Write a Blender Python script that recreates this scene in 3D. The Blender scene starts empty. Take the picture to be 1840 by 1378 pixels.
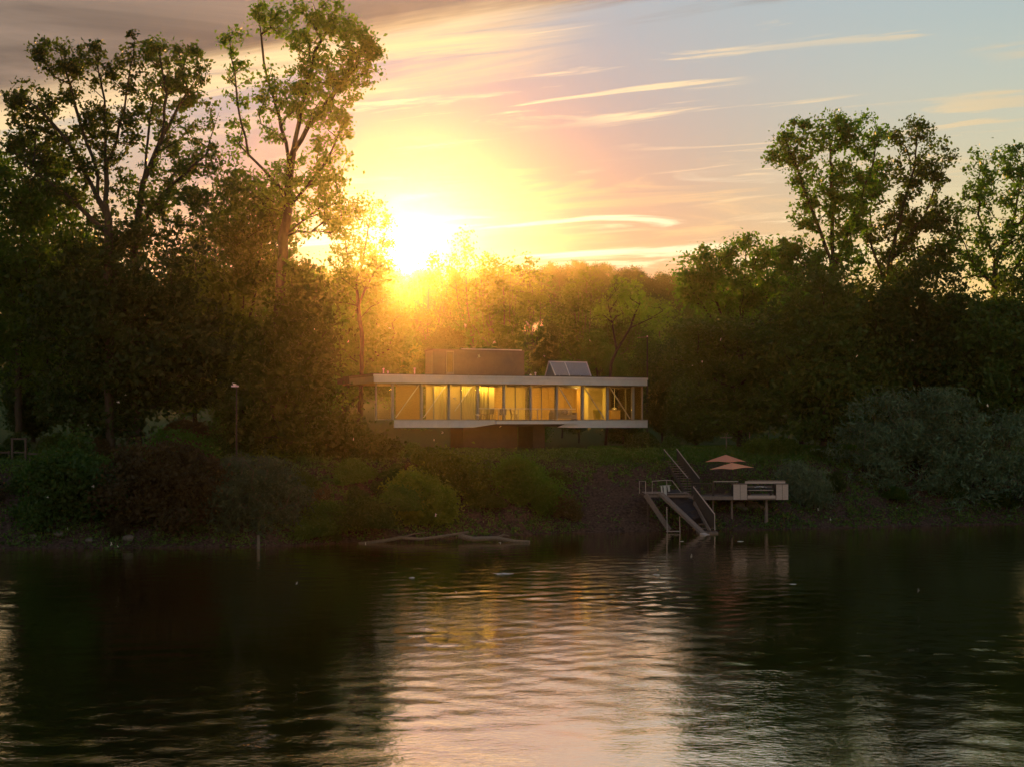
import bpy, math, random
import numpy as np
from mathutils import Vector, Matrix

# ------------------------------------------------------------------ camera
F, CX, CY, CAMZ = 2528.0, 920.0, 760.0, 7.0      # focal length and horizon row of the photograph, in its pixels
SC = bpy.context.scene
COL = SC.collection
cam_d = bpy.data.cameras.new('camera')
cam = bpy.data.objects.new('camera', cam_d)
COL.objects.link(cam)
cam.location = (0, 0, CAMZ)
cam.rotation_euler = (math.radians(90), 0, 0)
cam_d.sensor_fit = 'HORIZONTAL'
cam_d.sensor_width = 36.0
cam_d.lens = 36.0 * F / 1840.0
cam_d.shift_y = (CY - 689.0) / 1840.0
cam_d.clip_start = 0.5
cam_d.clip_end = 6000
SC.camera = cam

# ------------------------------------------------------------------ light
SUN_EL, SUN_AZ = 7.05, -4.0                        # degrees; azimuth from +Y, negative to the left
SUN_DIR = Vector((math.sin(math.radians(SUN_AZ)) * math.cos(math.radians(SUN_EL)),
                  math.cos(math.radians(SUN_AZ)) * math.cos(math.radians(SUN_EL)),
                  math.sin(math.radians(SUN_EL))))
SUN_STRENGTH = 4.0
SKY_STRENGTH = 0.118
EXPOSURE = 0.3
CIRRUS_SEED, STREAK_SEED = 20.0, 33.0
LAMP_W = 60.0
HAZE_DENSITY, HAZE_G = 0.00015, 0.94

world = bpy.data.worlds.new('World')
SC.world = world
world.use_nodes = True


def build_world():
    nt = world.node_tree
    N, L = nt.nodes, nt.links
    N.clear()

    def nd(t, **kw):
        n = N.new(t)
        for k, v in kw.items():
            setattr(n, k, v)
        return n

    def val(sock, v):
        if hasattr(v, 'is_output') or isinstance(v, bpy.types.NodeSocket):
            L.new(v, sock)
        else:
            sock.default_value = v

    def m(op, a, b=0.0, c=0.0, clamp=False):
        n = nd('ShaderNodeMath', operation=op, use_clamp=clamp)
        val(n.inputs[0], a); val(n.inputs[1], b); val(n.inputs[2], c)
        return n.outputs[0]

    def smooth(x, lo, hi):
        n = nd('ShaderNodeMapRange', interpolation_type='SMOOTHSTEP')
        val(n.inputs['Value'], x); val(n.inputs['From Min'], lo); val(n.inputs['From Max'], hi)
        return n.outputs[0]

    def mix(f, a, b, bt='MIX'):
        n = nd('ShaderNodeMix', data_type='RGBA', blend_type=bt)
        val(n.inputs[0], f); val(n.inputs[6], a); val(n.inputs[7], b)
        return n.outputs[2]

    def noise(vec, scale, detail=4, rough=0.55, dist=0.0):
        n = nd('ShaderNodeTexNoise')
        L.new(vec, n.inputs['Vector'])
        n.inputs['Scale'].default_value = scale; n.inputs['Detail'].default_value = detail
        n.inputs['Roughness'].default_value = rough; n.inputs['Distortion'].default_value = dist
        return n.outputs[0]

    def comb(x, y, z):
        n = nd('ShaderNodeCombineXYZ')
        val(n.inputs[0], x); val(n.inputs[1], y); val(n.inputs[2], z)
        return n.outputs[0]

    out = nd('ShaderNodeOutputWorld')
    bg = nd('ShaderNodeBackground')
    bg.inputs['Strength'].default_value = SKY_STRENGTH
    L.new(bg.outputs[0], out.inputs[0])
    tc = nd('ShaderNodeTexCoord')
    sep = nd('ShaderNodeSeparateXYZ')
    L.new(tc.outputs['Generated'], sep.inputs[0])
    dx, dy, dz = sep.outputs

    sky = nd('ShaderNodeTexSky', sky_type='NISHITA')
    sky.sun_disc = False
    sky.sun_elevation = math.radians(SUN_EL)
    sky.sun_rotation = math.radians(SUN_AZ)
    sky.air_density = 1.4
    sky.dust_density = 0.05
    sky.ozone_density = 1.0
    col = mix(1.0, sky.outputs[0], (1.0, 0.97, 1.05, 1), 'MULTIPLY')

    # brightening towards the sun through thin high cloud
    dot = nd('ShaderNodeVectorMath', operation='DOT_PRODUCT')
    L.new(tc.outputs['Generated'], dot.inputs[0])
    dot.inputs[1].default_value = SUN_DIR
    d = m('MAXIMUM', dot.outputs['Value'], 0.0)
    k = m('ADD', m('MAXIMUM', dz, 0.0), 0.06)
    u = m('DIVIDE', dx, k)
    v = m('DIVIDE', dy, k)
    tx = m('DIVIDE', dx, m('MAXIMUM', dy, 0.12))
    tz = m('DIVIDE', dz, m('MAXIMUM', dy, 0.12))

    def halo(wx, wz):
        ax = m('DIVIDE', m('SUBTRACT', tx, SUN_DIR.x / SUN_DIR.y), wx)
        az = m('DIVIDE', m('SUBTRACT', tz, SUN_DIR.z / SUN_DIR.y), wz)
        return m('POWER', 2.71828, m('MULTIPLY', m('ADD', m('MULTIPLY', ax, ax), m('MULTIPLY', az, az)), -1.0))

    # thin veil of cloud near the horizon, warmed by the low sun
    warm = m('SUBTRACT', 1.0, smooth(dz, 0.09, 0.31))
    col = mix(m('MULTIPLY', warm, 0.85), col, mix(1.0, col, (1.09, 0.82, 0.58, 1), 'MULTIPLY'))
    veil = noise(comb(m('MULTIPLY', tx, 3.0), m('MULTIPLY', tz, 30.0), 6.6), 1.0, 5, 0.55, 0.4)
    wide = m('MULTIPLY', halo(0.30, 0.105), m('ADD', 0.75, m('MULTIPLY', veil, 0.5)))
    mid = m('MULTIPLY', halo(0.085, 0.038), m('ADD', 0.5, veil))
    tight = m('POWER', d, 12000.0)
    hal = halo(0.29, 0.18)
    col = mix(1.0, col, comb(m('SUBTRACT', 1.0, m('MULTIPLY', hal, 0.66)), m('SUBTRACT', 1.0, m('MULTIPLY', hal, 0.72)), m('SUBTRACT', 1.0, m('MULTIPLY', hal, 0.40))), 'MULTIPLY')
    col = mix(wide, col, (0.6, 0.2, 0.0, 1), 'ADD')
    col = mix(mid, col, (2.8, 2.7, 2.2, 1), 'ADD')
    col = mix(tight, col, (40.0, 36.0, 26.0, 1), 'ADD')

    # thin sunlit cirrus, drawn out in slanting streaks
    us = m('SUBTRACT', m('MULTIPLY', u, 0.50), m('MULTIPLY', v, 0.22))
    vs = m('ADD', m('MULTIPLY', v, 2.6), m('MULTIPLY', u, 1.15))
    n1 = noise(comb(us, vs, CIRRUS_SEED), 1.9, 7, 0.62, 0.7)
    big = noise(comb(u, v, CIRRUS_SEED + 3.0), 0.75, 2, 0.5)
    cir = m('MULTIPLY', smooth(n1, 0.54, 0.645), smooth(big, 0.45, 0.55))
    cir = m('MULTIPLY', cir, smooth(dz, 0.10, 0.20))
    lit = m('ADD', m('MULTIPLY', m('POWER', d, 22.0), 4.5), 5.0)
    cl = mix(1.0, (1.0, 0.76, 0.44, 1), comb(lit, lit, lit), 'MULTIPLY')
    col = mix(m('MULTIPLY', cir, 0.8), col, cl)

    # level streaks low in the sky round the sun
    n2 = noise(comb(m('MULTIPLY', tx, 6.0), m('MULTIPLY', m('SUBTRACT', tz, m('MULTIPLY', tx, 0.06)), 60.0), STREAK_SEED), 1.0, 5, 0.55, 0.6)
    band = m('MULTIPLY', smooth(dz, 0.06, 0.12), m('SUBTRACT', 1.0, smooth(dz, 0.16, 0.19)))
    near = halo(0.26, 0.055)
    col = mix(m('MULTIPLY', m('MULTIPLY', smooth(n2, 0.53, 0.64), band), near), col, (10.5, 9.4, 6.0, 1))
    col = mix(m('MULTIPLY', m('MULTIPLY', smooth(n2, 0.47, 0.34), band), 0.55), col, (6.8, 4.6, 2.3, 1))

    # the grey cloud bank that covers the upper left, faded out overhead to let in more sky light
    n3 = noise(comb(m('MULTIPLY', u, 0.7), v, 8.2), 1.3, 7, 0.6, 0.5)
    n4 = noise(comb(m('MULTIPLY', us, 1.2), vs, 5.1), 0.7, 6, 0.62, 0.3)
    edge = m('SUBTRACT', tz, m('ADD', m('MULTIPLY', m('ADD', tx, 0.36), 0.17), 0.212))
    edge = m('ADD', edge, m('MULTIPLY', m('SUBTRACT', n4, 0.5), 0.17))
    bank = m('MULTIPLY', smooth(edge, -0.008, 0.025), m('MULTIPLY', smooth(dy, -0.1, 0.3), m('SUBTRACT', 1.0, smooth(dz, 0.36, 0.6))))
    rim = m('MULTIPLY', smooth(edge, -0.05, -0.005), m('SUBTRACT', 1.0, smooth(edge, -0.005, 0.045)))
    grey = mix(smooth(n3, 0.32, 0.7), (0.75, 0.56, 0.46, 1), (2.7, 1.9, 1.4, 1))
    col = mix(m('MULTIPLY', bank, 0.93), col, grey)
    rim = m('MULTIPLY', rim, m('SUBTRACT', 1.0, smooth(tx, -0.05, 0.08)))
    col = mix(m('MULTIPLY', m('MULTIPLY', rim, smooth(n1, 0.36, 0.56)), 0.85), col, (8.0, 5.6, 2.9, 1))
    L.new(col, bg.inputs['Color'])


build_world()

sun_l = bpy.data.lights.new('sun', 'SUN')
sun_l.energy = SUN_STRENGTH
sun_l.angle = math.radians(0.5)
sun_l.color = (1.0, 0.43, 0.08)
sun = bpy.data.objects.new('sun', sun_l)
COL.objects.link(sun)
sun.rotation_euler = (-SUN_DIR).to_track_quat('-Z', 'Y').to_euler()
sun.location = (0, 0, 80)

vs_ = SC.view_settings
vs_.view_transform = 'Standard'
vs_.look = 'None'
vs_.exposure = EXPOSURE
vs_.gamma = 1.0
vs_.use_curve_mapping = False
SC.render.engine = 'CYCLES'
cy = SC.cycles
cy.use_denoising = True
cy.max_bounces = 7
cy.diffuse_bounces = 3
cy.glossy_bounces = 3
cy.transmission_bounces = 4
cy.transparent_max_bounces = 16
cy.volume_bounces = 0
cy.caustics_reflective = False
cy.sample_clamp_indirect = 6.0

# ------------------------------------------------------------------ helpers
rng = np.random.default_rng(11)
random.seed(11)


def at(px, py, Y):
    """the point at distance Y (along the view axis) seen at a pixel of the photograph"""
    return np.array([(px - CX) / F * Y, Y, CAMZ + (CY - py) / F * Y])


SHX = [-400, -60, -30, -14, -8.5, 3, 17.5, 35, 60, 400]
SHY = [70, 77, 78, 79.5, 83, 89.5, 92.6, 97.5, 101, 120]


def ground_z(x, y):
    x = np.asarray(x, float); y = np.asarray(y, float)
    d = y - np.interp(x, SHX, SHY)
    z = np.interp(d, [-9, -5, 0, 1.6, 8.5, 12, 45, 120, 320, 420, 900], [-2.5, -1.6, -0.05, 0.75, 4.4, 4.95, 5.2, 10.0, 33.0, 37.0, 40.0])
    z = z + 0.16 * np.sin(x * 0.9 + 1.3 * np.sin(y * 0.5)) * np.clip(d / 3, 0, 1) * np.clip((11 - d) / 4, 0, 1)
    z = z + (0.10 * np.sin(x * 3.1 + 2.2 * np.sin(y * 1.7)) + 0.07 * np.sin(y * 4.3 + 1.9 * np.sin(x * 2.3))) * np.clip(d / 1.5, 0, 1) * np.clip((10 - d) / 3, 0, 1)
    z = z + 1.2 * np.sin(x * 0.03 + 1) * np.sin(y * 0.021) * np.clip((d - 60) / 60, 0, 1)
    near = np.interp(y, [2, 5, 14], [5.3, 5.0, -2.5])
    return np.maximum(z, near)


def new_mesh(name, V, Q):
    """mesh from an (n,3) vertex array and an (m,4) or (m,3) face array"""
    V = np.ascontiguousarray(V, dtype=np.float32); Q = np.ascontiguousarray(Q, dtype=np.int32)
    me = bpy.data.meshes.new(name)
    n, k = Q.shape
    me.vertices.add(len(V)); me.vertices.foreach_set('co', V.ravel())
    me.loops.add(n * k); me.loops.foreach_set('vertex_index', Q.ravel())
    me.polygons.add(n)
    me.polygons.foreach_set('loop_start', np.arange(0, n * k, k, dtype=np.int32))
    me.polygons.foreach_set('loop_total', np.full(n, k, dtype=np.int32))
    me.update(calc_edges=True)
    return me


def link(name, me, mat=None, parent=None, loc=None, rot=None):
    o = bpy.data.objects.new(name, me)
    COL.objects.link(o)
    if mat is not None and me is not None and not me.materials:
        me.materials.append(mat)
    if parent is not None:
        o.parent = parent
    if loc is not None:
        o.location = loc
    if rot is not None:
        o.rotation_euler = rot
    return o


def tag(o, label=None, cat=None, group=None, kind=None):
    if label: o['label'] = label
    if cat: o['category'] = cat
    if group: o['group'] = group
    if kind: o['kind'] = kind
    return o


def thing(name, label, cat, loc=(0, 0, 0), rotz=0.0, group=None):
    o = bpy.data.objects.new(name, None)
    COL.objects.link(o)
    o.empty_display_size = 0.3
    o.location = loc
    o.rotation_euler = (0, 0, rotz)
    return tag(o, label, cat, group)


class MB:
    """collects boxes, bars, tubes and prisms, then links them as one mesh object"""
    def __init__(s):
        s.v = []; s.f = []

    def add(s, V, Fs):
        b = len(s.v)
        s.v += [tuple(map(float, p)) for p in V]
        s.f += [tuple(i + b for i in f) for f in Fs]
        return s

    def box(s, x0, x1, y0, y1, z0, z1):
        V = [(x, y, z) for z in (z0, z1) for x, y in ((x0, y0), (x1, y0), (x1, y1), (x0, y1))]
        return s.add(V, [(3, 2, 1, 0), (4, 5, 6, 7), (0, 1, 5, 4), (1, 2, 6, 5), (2, 3, 7, 6), (3, 0, 4, 7)])

    def bar(s, p, q, w, h, up=(0, 0, 1)):
        p, q, up = Vector(p), Vector(q), Vector(up)
        d = (q - p).normalized()
        sx = d.cross(up)
        if sx.length < 1e-4: sx = d.cross(Vector((1, 0, 0)))
        sx.normalize(); sz = sx.cross(d)
        V = [e + sx * (a * w / 2) + sz * (b * h / 2) for e in (p, q) for a, b in ((-1, -1), (1, -1), (1, 1), (-1, 1))]
        return s.add(V, [(0, 1, 2, 3), (7, 6, 5, 4), (0, 4, 5, 1), (1, 5, 6, 2), (2, 6, 7, 3), (3, 7, 4, 0)])

    def tube(s, pts, r, n=8, cap=True):
        pts = [Vector(p) for p in pts]
        rr = r if hasattr(r, '__len__') else [r] * len(pts)
        V = []; Fs = []
        ref = Vector((0.13, 0.27, 1)).normalized()
        for i, p in enumerate(pts):
            d = (pts[min(i + 1, len(pts) - 1)] - pts[max(i - 1, 0)]).normalized()
            a = d.cross(ref)
            if a.length < 0.05: a = d.cross(Vector((1, 0, 0)))
            a.normalize(); b = d.cross(a)
            V += [p + (a * math.cos(t) + b * math.sin(t)) * rr[i] for t in (2 * math.pi * j / n for j in range(n))]
        for i in range(len(pts) - 1):
            for j in range(n):
                Fs.append((i * n + j, i * n + (j + 1) % n, (i + 1) * n + (j + 1) % n, (i + 1) * n + j))
        if cap:
            Fs.append(tuple(range(n))[::-1]); Fs.append(tuple(range((len(pts) - 1) * n, len(pts) * n)))
        return s.add(V, Fs)

    def prism(s, poly, axis, a0, a1):
        """poly in the two other axes, extruded along axis (0, 1 or 2)"""
        n = len(poly)
        def P(p, a):
            t = list(p); t.insert(axis, a); return tuple(t)
        V = [P(p, a0) for p in poly] + [P(p, a1) for p in poly]
        Fs = [tuple(range(n))[::-1], tuple(range(n, 2 * n))] + [(i, (i + 1) % n, n + (i + 1) % n, n + i) for i in range(n)]
        return s.add(V, Fs)

    def lathe(s, prof, n=14, c=(0, 0)):
        V = []; Fs = []
        for r, z in prof:
            V += [(c[0] + r * math.cos(2 * math.pi * j / n), c[1] + r * math.sin(2 * math.pi * j / n), z) for j in range(n)]
        for i in range(len(prof) - 1):
            for j in range(n):
                Fs.append((i * n + j, i * n + (j + 1) % n, (i + 1) * n + (j + 1) % n, (i + 1) * n + j))
        Fs.append(tuple(range(n))[::-1]); Fs.append(tuple(range((len(prof) - 1) * n, len(prof) * n)))
        return s.add(V, Fs)

    def build(s, name, mat, parent=None, loc=None, rot=None):
        me = bpy.data.meshes.new(name)
        me.from_pydata(s.v, [], s.f)
        me.update()
        import bmesh
        bm = bmesh.new(); bm.from_mesh(me)
        bmesh.ops.recalc_face_normals(bm, faces=bm.faces)
        bm.to_mesh(me); bm.free()
        return link(name, me, mat, parent, loc, rot)


# ------------------------------------------------------------------ materials
MATS = {}


def material(name, col, rough=0.6, var=0.25, scale=3.0, bump=0.0, metallic=0.0, spec=0.4, stretch=(1, 1, 1), emit=None, emit_s=0.0):
    mt = bpy.data.materials.new(name)
    mt.use_nodes = True
    nt = mt.node_tree; N = nt.nodes; L = nt.links
    p = N['Principled BSDF']
    p.inputs['Roughness'].default_value = rough
    p.inputs['Metallic'].default_value = metallic
    p.inputs['Specular IOR Level'].default_value = spec
    tc = N.new('ShaderNodeTexCoord')
    mp = N.new('ShaderNodeMapping'); mp.inputs['Scale'].default_value = stretch
    L.new(tc.outputs['Object'], mp.inputs[0])
    nz = N.new('ShaderNodeTexNoise')
    nz.inputs['Scale'].default_value = scale; nz.inputs['Detail'].default_value = 6; nz.inputs['Roughness'].default_value = 0.62
    L.new(mp.outputs[0], nz.inputs['Vector'])
    rp = N.new('ShaderNodeValToRGB')
    e = rp.color_ramp.elements
    e[0].position = 0.3; e[1].position = 0.72
    e[0].color = tuple(c * (1 - var) for c in col) + (1,)
    e[1].color = tuple(min(1, c * (1 + var)) for c in col) + (1,)
    L.new(nz.outputs[0], rp.inputs[0]); L.new(rp.outputs[0], p.inputs['Base Color'])
    if bump:
        b = N.new('ShaderNodeBump'); b.inputs['Strength'].default_value = bump; b.inputs['Distance'].default_value = 0.03
        L.new(nz.outputs[0], b.inputs['Height']); L.new(b.outputs[0], p.inputs['Normal'])
    if emit:
        p.inputs['Emission Color'].default_value = emit + (1,)
        p.inputs['Emission Strength'].default_value = emit_s
    MATS[name] = mt
    return mt


def leaf_material(name, c1, c2, trans, tstr=0.45, rough=0.5):
    """leaf: reflects on the near side, glows when the sun stands behind it"""
    mt = bpy.data.materials.new(name)
    mt.use_nodes = True
    nt = mt.node_tree; N = nt.nodes; L = nt.links
    N.clear()
    out = N.new('ShaderNodeOutputMaterial')
    geo = N.new('ShaderNodeNewGeometry')
    n1 = N.new('ShaderNodeTexNoise'); n1.inputs['Scale'].default_value = 0.55; n1.inputs['Detail'].default_value = 3
    n2 = N.new('ShaderNodeTexNoise'); n2.inputs['Scale'].default_value = 7.0; n2.inputs['Detail'].default_value = 1
    L.new(geo.outputs['Position'], n1.inputs['Vector']); L.new(geo.outputs['Position'], n2.inputs['Vector'])
    av = N.new('ShaderNodeMath'); av.operation = 'MULTIPLY_ADD'
    L.new(n2.outputs[0], av.inputs[0]); av.inputs[1].default_value = 0.5
    hf = N.new('ShaderNodeMath'); hf.operation = 'MULTIPLY'; hf.inputs[1].default_value = 0.5
    L.new(n1.outputs[0], hf.inputs[0]); L.new(hf.outputs[0], av.inputs[2])
    rp = N.new('ShaderNodeValToRGB')
    rp.color_ramp.elements[0].position = 0.36; rp.color_ramp.elements[1].position = 0.66
    rp.color_ramp.elements[0].color = c1 + (1,); rp.color_ramp.elements[1].color = c2 + (1,)
    L.new(av.outputs[0], rp.inputs[0])
    p = N.new('ShaderNodeBsdfPrincipled')
    p.inputs['Roughness'].default_value = rough; p.inputs['Specular IOR Level'].default_value = 0.25
    # every plant has its own shade of green
    oi = N.new('ShaderNodeObjectInfo')
    vr = N.new('ShaderNodeMapRange'); vr.inputs['To Min'].default_value = 0.62; vr.inputs['To Max'].default_value = 1.45
    hr = N.new('ShaderNodeMapRange'); hr.inputs['To Min'].default_value = 0.47; hr.inputs['To Max'].default_value = 0.515
    fr = N.new('ShaderNodeMath'); fr.operation = 'FRACT'
    f7 = N.new('ShaderNodeMath'); f7.operation = 'MULTIPLY'; f7.inputs[1].default_value = 7.31
    L.new(oi.outputs['Random'], vr.inputs['Value']); L.new(oi.outputs['Random'], f7.inputs[0]); L.new(f7.outputs[0], fr.inputs[0]); L.new(fr.outputs[0], hr.inputs['Value'])
    hs = N.new('ShaderNodeHueSaturation')
    L.new(hr.outputs[0], hs.inputs['Hue']); L.new(vr.outputs[0], hs.inputs['Value']); L.new(rp.outputs[0], hs.inputs['Color'])
    L.new(hs.outputs[0], p.inputs['Base Color'])
    h2 = N.new('ShaderNodeHueSaturation'); h2.inputs['Color'].default_value = trans + (1,)
    L.new(hr.outputs[0], h2.inputs['Hue']); L.new(vr.outputs[0], h2.inputs['Value'])
    t = N.new('ShaderNodeBsdfTranslucent'); L.new(h2.outputs[0], t.inputs['Color'])
    mx = N.new('ShaderNodeMixShader'); mx.inputs[0].default_value = tstr
    L.new(p.outputs[0], mx.inputs[1]); L.new(t.outputs[0], mx.inputs[2]); L.new(mx.outputs[0], out.inputs[0])
    MATS[name] = mt
    return mt


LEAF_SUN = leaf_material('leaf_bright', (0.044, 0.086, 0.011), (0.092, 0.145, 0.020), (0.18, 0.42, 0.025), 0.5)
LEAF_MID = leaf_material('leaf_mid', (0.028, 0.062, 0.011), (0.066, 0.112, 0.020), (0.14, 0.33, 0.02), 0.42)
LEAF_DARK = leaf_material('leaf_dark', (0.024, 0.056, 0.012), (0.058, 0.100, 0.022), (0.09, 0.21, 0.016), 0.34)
LEAF_GREY = leaf_material('leaf_willow', (0.055, 0.090, 0.050), (0.120, 0.170, 0.100), (0.12, 0.20, 0.06), 0.25)
LEAF_BROWN = leaf_material('leaf_russet', (0.050, 0.042, 0.018), (0.090, 0.070, 0.028), (0.16, 0.12, 0.03), 0.35)
LEAF_HEDGE = leaf_material('leaf_hedge', (0.060, 0.100, 0.020), (0.105, 0.165, 0.032), (0.14, 0.28, 0.02), 0.25)
BARK = material('bark', (0.055, 0.042, 0.030), 0.85, 0.4, 9.0, 0.6, stretch=(1, 1, 0.25))
BARK_PALE = material('bark_pale', (0.13, 0.10, 0.075), 0.85, 0.35, 9.0, 0.5, stretch=(1, 1, 0.25))

# ------------------------------------------------------------------ the setting: ground and river
def ground_material():
    mt = bpy.data.materials.new('ground')
    mt.use_nodes = True
    nt = mt.node_tree; N = nt.nodes; L = nt.links
    p = N['Principled BSDF']; p.inputs['Roughness'].default_value = 0.95; p.inputs['Specular IOR Level'].default_value = 0.1
    geo = N.new('ShaderNodeNewGeometry')
    nz = N.new('ShaderNodeTexNoise'); nz.inputs['Scale'].default_value = 0.5; nz.inputs['Detail'].default_value = 8; nz.inputs['Roughness'].default_value = 0.65
    nf = N.new('ShaderNodeTexNoise'); nf.inputs['Scale'].default_value = 6.0; nf.inputs['Detail'].default_value = 5
    L.new(geo.outputs['Position'], nz.inputs['Vector']); L.new(geo.outputs['Position'], nf.inputs['Vector'])
    soil = N.new('ShaderNodeValToRGB')
    soil.color_ramp.elements[0].color = (0.045, 0.026, 0.020, 1); soil.color_ramp.elements[1].color = (0.130, 0.080, 0.064, 1)
    soil.color_ramp.elements[0].position = 0.35; soil.color_ramp.elements[1].position = 0.68
    L.new(nf.outputs[0], soil.inputs[0])
    grass = N.new('ShaderNodeValToRGB')
    grass.color_ramp.elements[0].color = (0.035, 0.055, 0.012, 1); grass.color_ramp.elements[1].color = (0.075, 0.105, 0.022, 1)
    L.new(nf.outputs[0], grass.inputs[0])
    sep = N.new('ShaderNodeSeparateXYZ'); L.new(geo.outputs['Position'], sep.inputs[0])
    ad = N.new('ShaderNodeMath'); ad.operation = 'MULTIPLY_ADD'; ad.inputs[1].default_value = 1.6
    L.new(nz.outputs[0], ad.inputs[0]); L.new(sep.outputs[2], ad.inputs[2])
    mr = N.new('ShaderNodeMapRange'); mr.inputs['From Min'].default_value = 4.6; mr.inputs['From Max'].default_value = 5.6
    L.new(ad.outputs[0], mr.inputs['Value'])
    mx = N.new('ShaderNodeMix'); mx.data_type = 'RGBA'
    L.new(mr.outputs[0], mx.inputs[0]); L.new(soil.outputs[0], mx.inputs[6]); L.new(grass.outputs[0], mx.inputs[7])
    L.new(mx.outputs[2], p.inputs['Base Color'])
    b = N.new('ShaderNodeBump'); b.inputs['Strength'].default_value = 0.8; b.inputs['Distance'].default_value = 0.08
    L.new(nf.outputs[0], b.inputs['Height']); L.new(b.outputs[0], p.inputs['Normal'])
    return mt


def grid_mesh(name, xs, ys, zf):
    X, Y = np.meshgrid(xs, ys)
    Z = zf(X, Y)
    V = np.stack([X.ravel(), Y.ravel(), Z.ravel()], 1)
    nx, ny = len(xs), len(ys)
    i = np.arange(ny - 1)[:, None] * nx + np.arange(nx - 1)[None, :]
    i = i.ravel()
    Q = np.stack([i, i + 1, i + nx + 1, i + nx], 1)
    me = new_mesh(name, V, Q)
    me.polygons.foreach_set('use_smooth', np.ones(len(Q), bool))
    return me


gx = np.concatenate([np.linspace(-850, -80, 40)[:-1], np.arange(-80, -2, 0.8), np.arange(-2, 14, 0.3), np.arange(14, 80, 0.8), np.linspace(80, 850, 40)])
gy = np.concatenate([np.linspace(-250, 0, 12)[:-1], np.arange(0, 16, 1.0), np.arange(16, 68, 6.0), np.arange(68, 86, 0.6), np.arange(86, 102, 0.3), np.arange(102, 120, 0.6), np.arange(120, 300, 4.0), np.linspace(300, 900, 30)])
tag(link('ground', grid_mesh('ground', gx, gy, ground_z), ground_material()), kind='structure')


def water_material():
    mt = bpy.data.materials.new('river_water')
    mt.use_nodes = True
    nt = mt.node_tree; N = nt.nodes; L = nt.links
    N.clear()
    out = N.new('ShaderNodeOutputMaterial')
    geo = N.new('ShaderNodeNewGeometry')
    mp = N.new('ShaderNodeMapping'); mp.inputs['Scale'].default_value = (0.7, 1.0, 1.0); mp.inputs['Rotation'].default_value = (0, 0, 0.12)
    L.new(geo.outputs['Position'], mp.inputs[0])
    a = N.new('ShaderNodeTexNoise'); a.inputs['Scale'].default_value = 5.5; a.inputs['Detail'].default_value = 3; a.inputs['Distortion'].default_value = 0.6
    c = N.new('ShaderNodeTexNoise'); c.inputs['Scale'].default_value = 0.10; c.inputs['Detail'].default_value = 3
    L.new(mp.outputs[0], a.inputs['Vector']); L.new(mp.outputs[0], c.inputs['Vector'])
    amp = N.new('ShaderNodeMapRange'); amp.inputs['From Min'].default_value = 0.38; amp.inputs['From Max'].default_value = 0.62
    amp.inputs['To Min'].default_value = 0.3; amp.inputs['To Max'].default_value = 1.0
    L.new(c.outputs[0], amp.inputs['Value'])
    h = N.new('ShaderNodeMath'); h.operation = 'MULTIPLY'
    L.new(a.outputs[0], h.inputs[0]); L.new(amp.outputs[0], h.inputs[1])
    b = N.new('ShaderNodeBump'); b.inputs['Strength'].default_value = 1.0; b.inputs['Distance'].default_value = 0.012
    L.new(h.outputs[0], b.inputs['Height'])
    g = N.new('ShaderNodeBsdfGlossy'); g.inputs['Roughness'].default_value = 0.04; g.inputs['Color'].default_value = (1.0, 0.91, 0.76, 1)
    d = N.new('ShaderNodeBsdfDiffuse'); d.inputs['Color'].default_value = (0.006, 0.008, 0.005, 1)
    fr = N.new('ShaderNodeFresnel'); fr.inputs['IOR'].default_value = 1.9
    L.new(b.outputs[0], g.inputs['Normal']); L.new(b.outputs[0], fr.inputs['Normal'])
    pw = N.new('ShaderNodeMath'); pw.operation = 'POWER'; pw.inputs[1].default_value = 0.06
    L.new(fr.outputs[0], pw.inputs[0])
    mx = N.new('ShaderNodeMixShader')
    L.new(pw.outputs[0], mx.inputs[0]); L.new(d.outputs[0], mx.inputs[1]); L.new(g.outputs[0], mx.inputs[2])
    L.new(mx.outputs[0], out.inputs[0])
    return mt


def wave_z(X, Y):
    Z = np.zeros_like(X)
    r = np.random.default_rng(5)
    for i in range(60):
        lam = 0.44 * (2.1 / 0.44) ** r.random()
        ang = r.normal(0.15, 0.75) + (math.pi / 2)
        k = 2 * math.pi / lam
        slope = 0.0064 * (0.6 + 0.8 * r.random())
        ph = r.random() * 6.28
        warp = 0.7 * np.sin(X * 0.21 + ph) + 0.7 * np.sin(Y * 0.17 + 2 * ph)
        Z += slope / k * np.sin(k * (X * math.cos(ang) + Y * math.sin(ang)) + ph + warp)
    patch = 0.72 + 0.42 * np.sin(X * 0.12 + 1.1 * np.sin(Y * 0.09)) * np.sin(Y * 0.15 + 0.7) + 0.30 * np.sin(X * 0.31 + 1.7 * np.sin(Y * 0.23) + 0.4) * np.sin(Y * 0.37 + X * 0.05)
    patch = np.clip(patch, 0.12, 1.4) * np.interp(Y, [22, 70, 84], [1.0, 1.0, 0.45])
    fade = np.clip((60 - np.abs(X)) / 15, 0, 1) * np.clip((Y - 12) / 6, 0, 1)
    return Z * patch * fade


wx = np.concatenate([np.linspace(-850, -50, 12)[:-1], np.arange(-50, 50, 0.22), np.linspace(50, 850, 12)])
wy = np.concatenate([np.linspace(-2, 22, 12)[:-1], np.arange(22, 104, 0.15), np.linspace(104, 125, 8)])
tag(link('river_water', grid_mesh('river_water', wx, wy, wave_z), water_material()), kind='structure')


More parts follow.
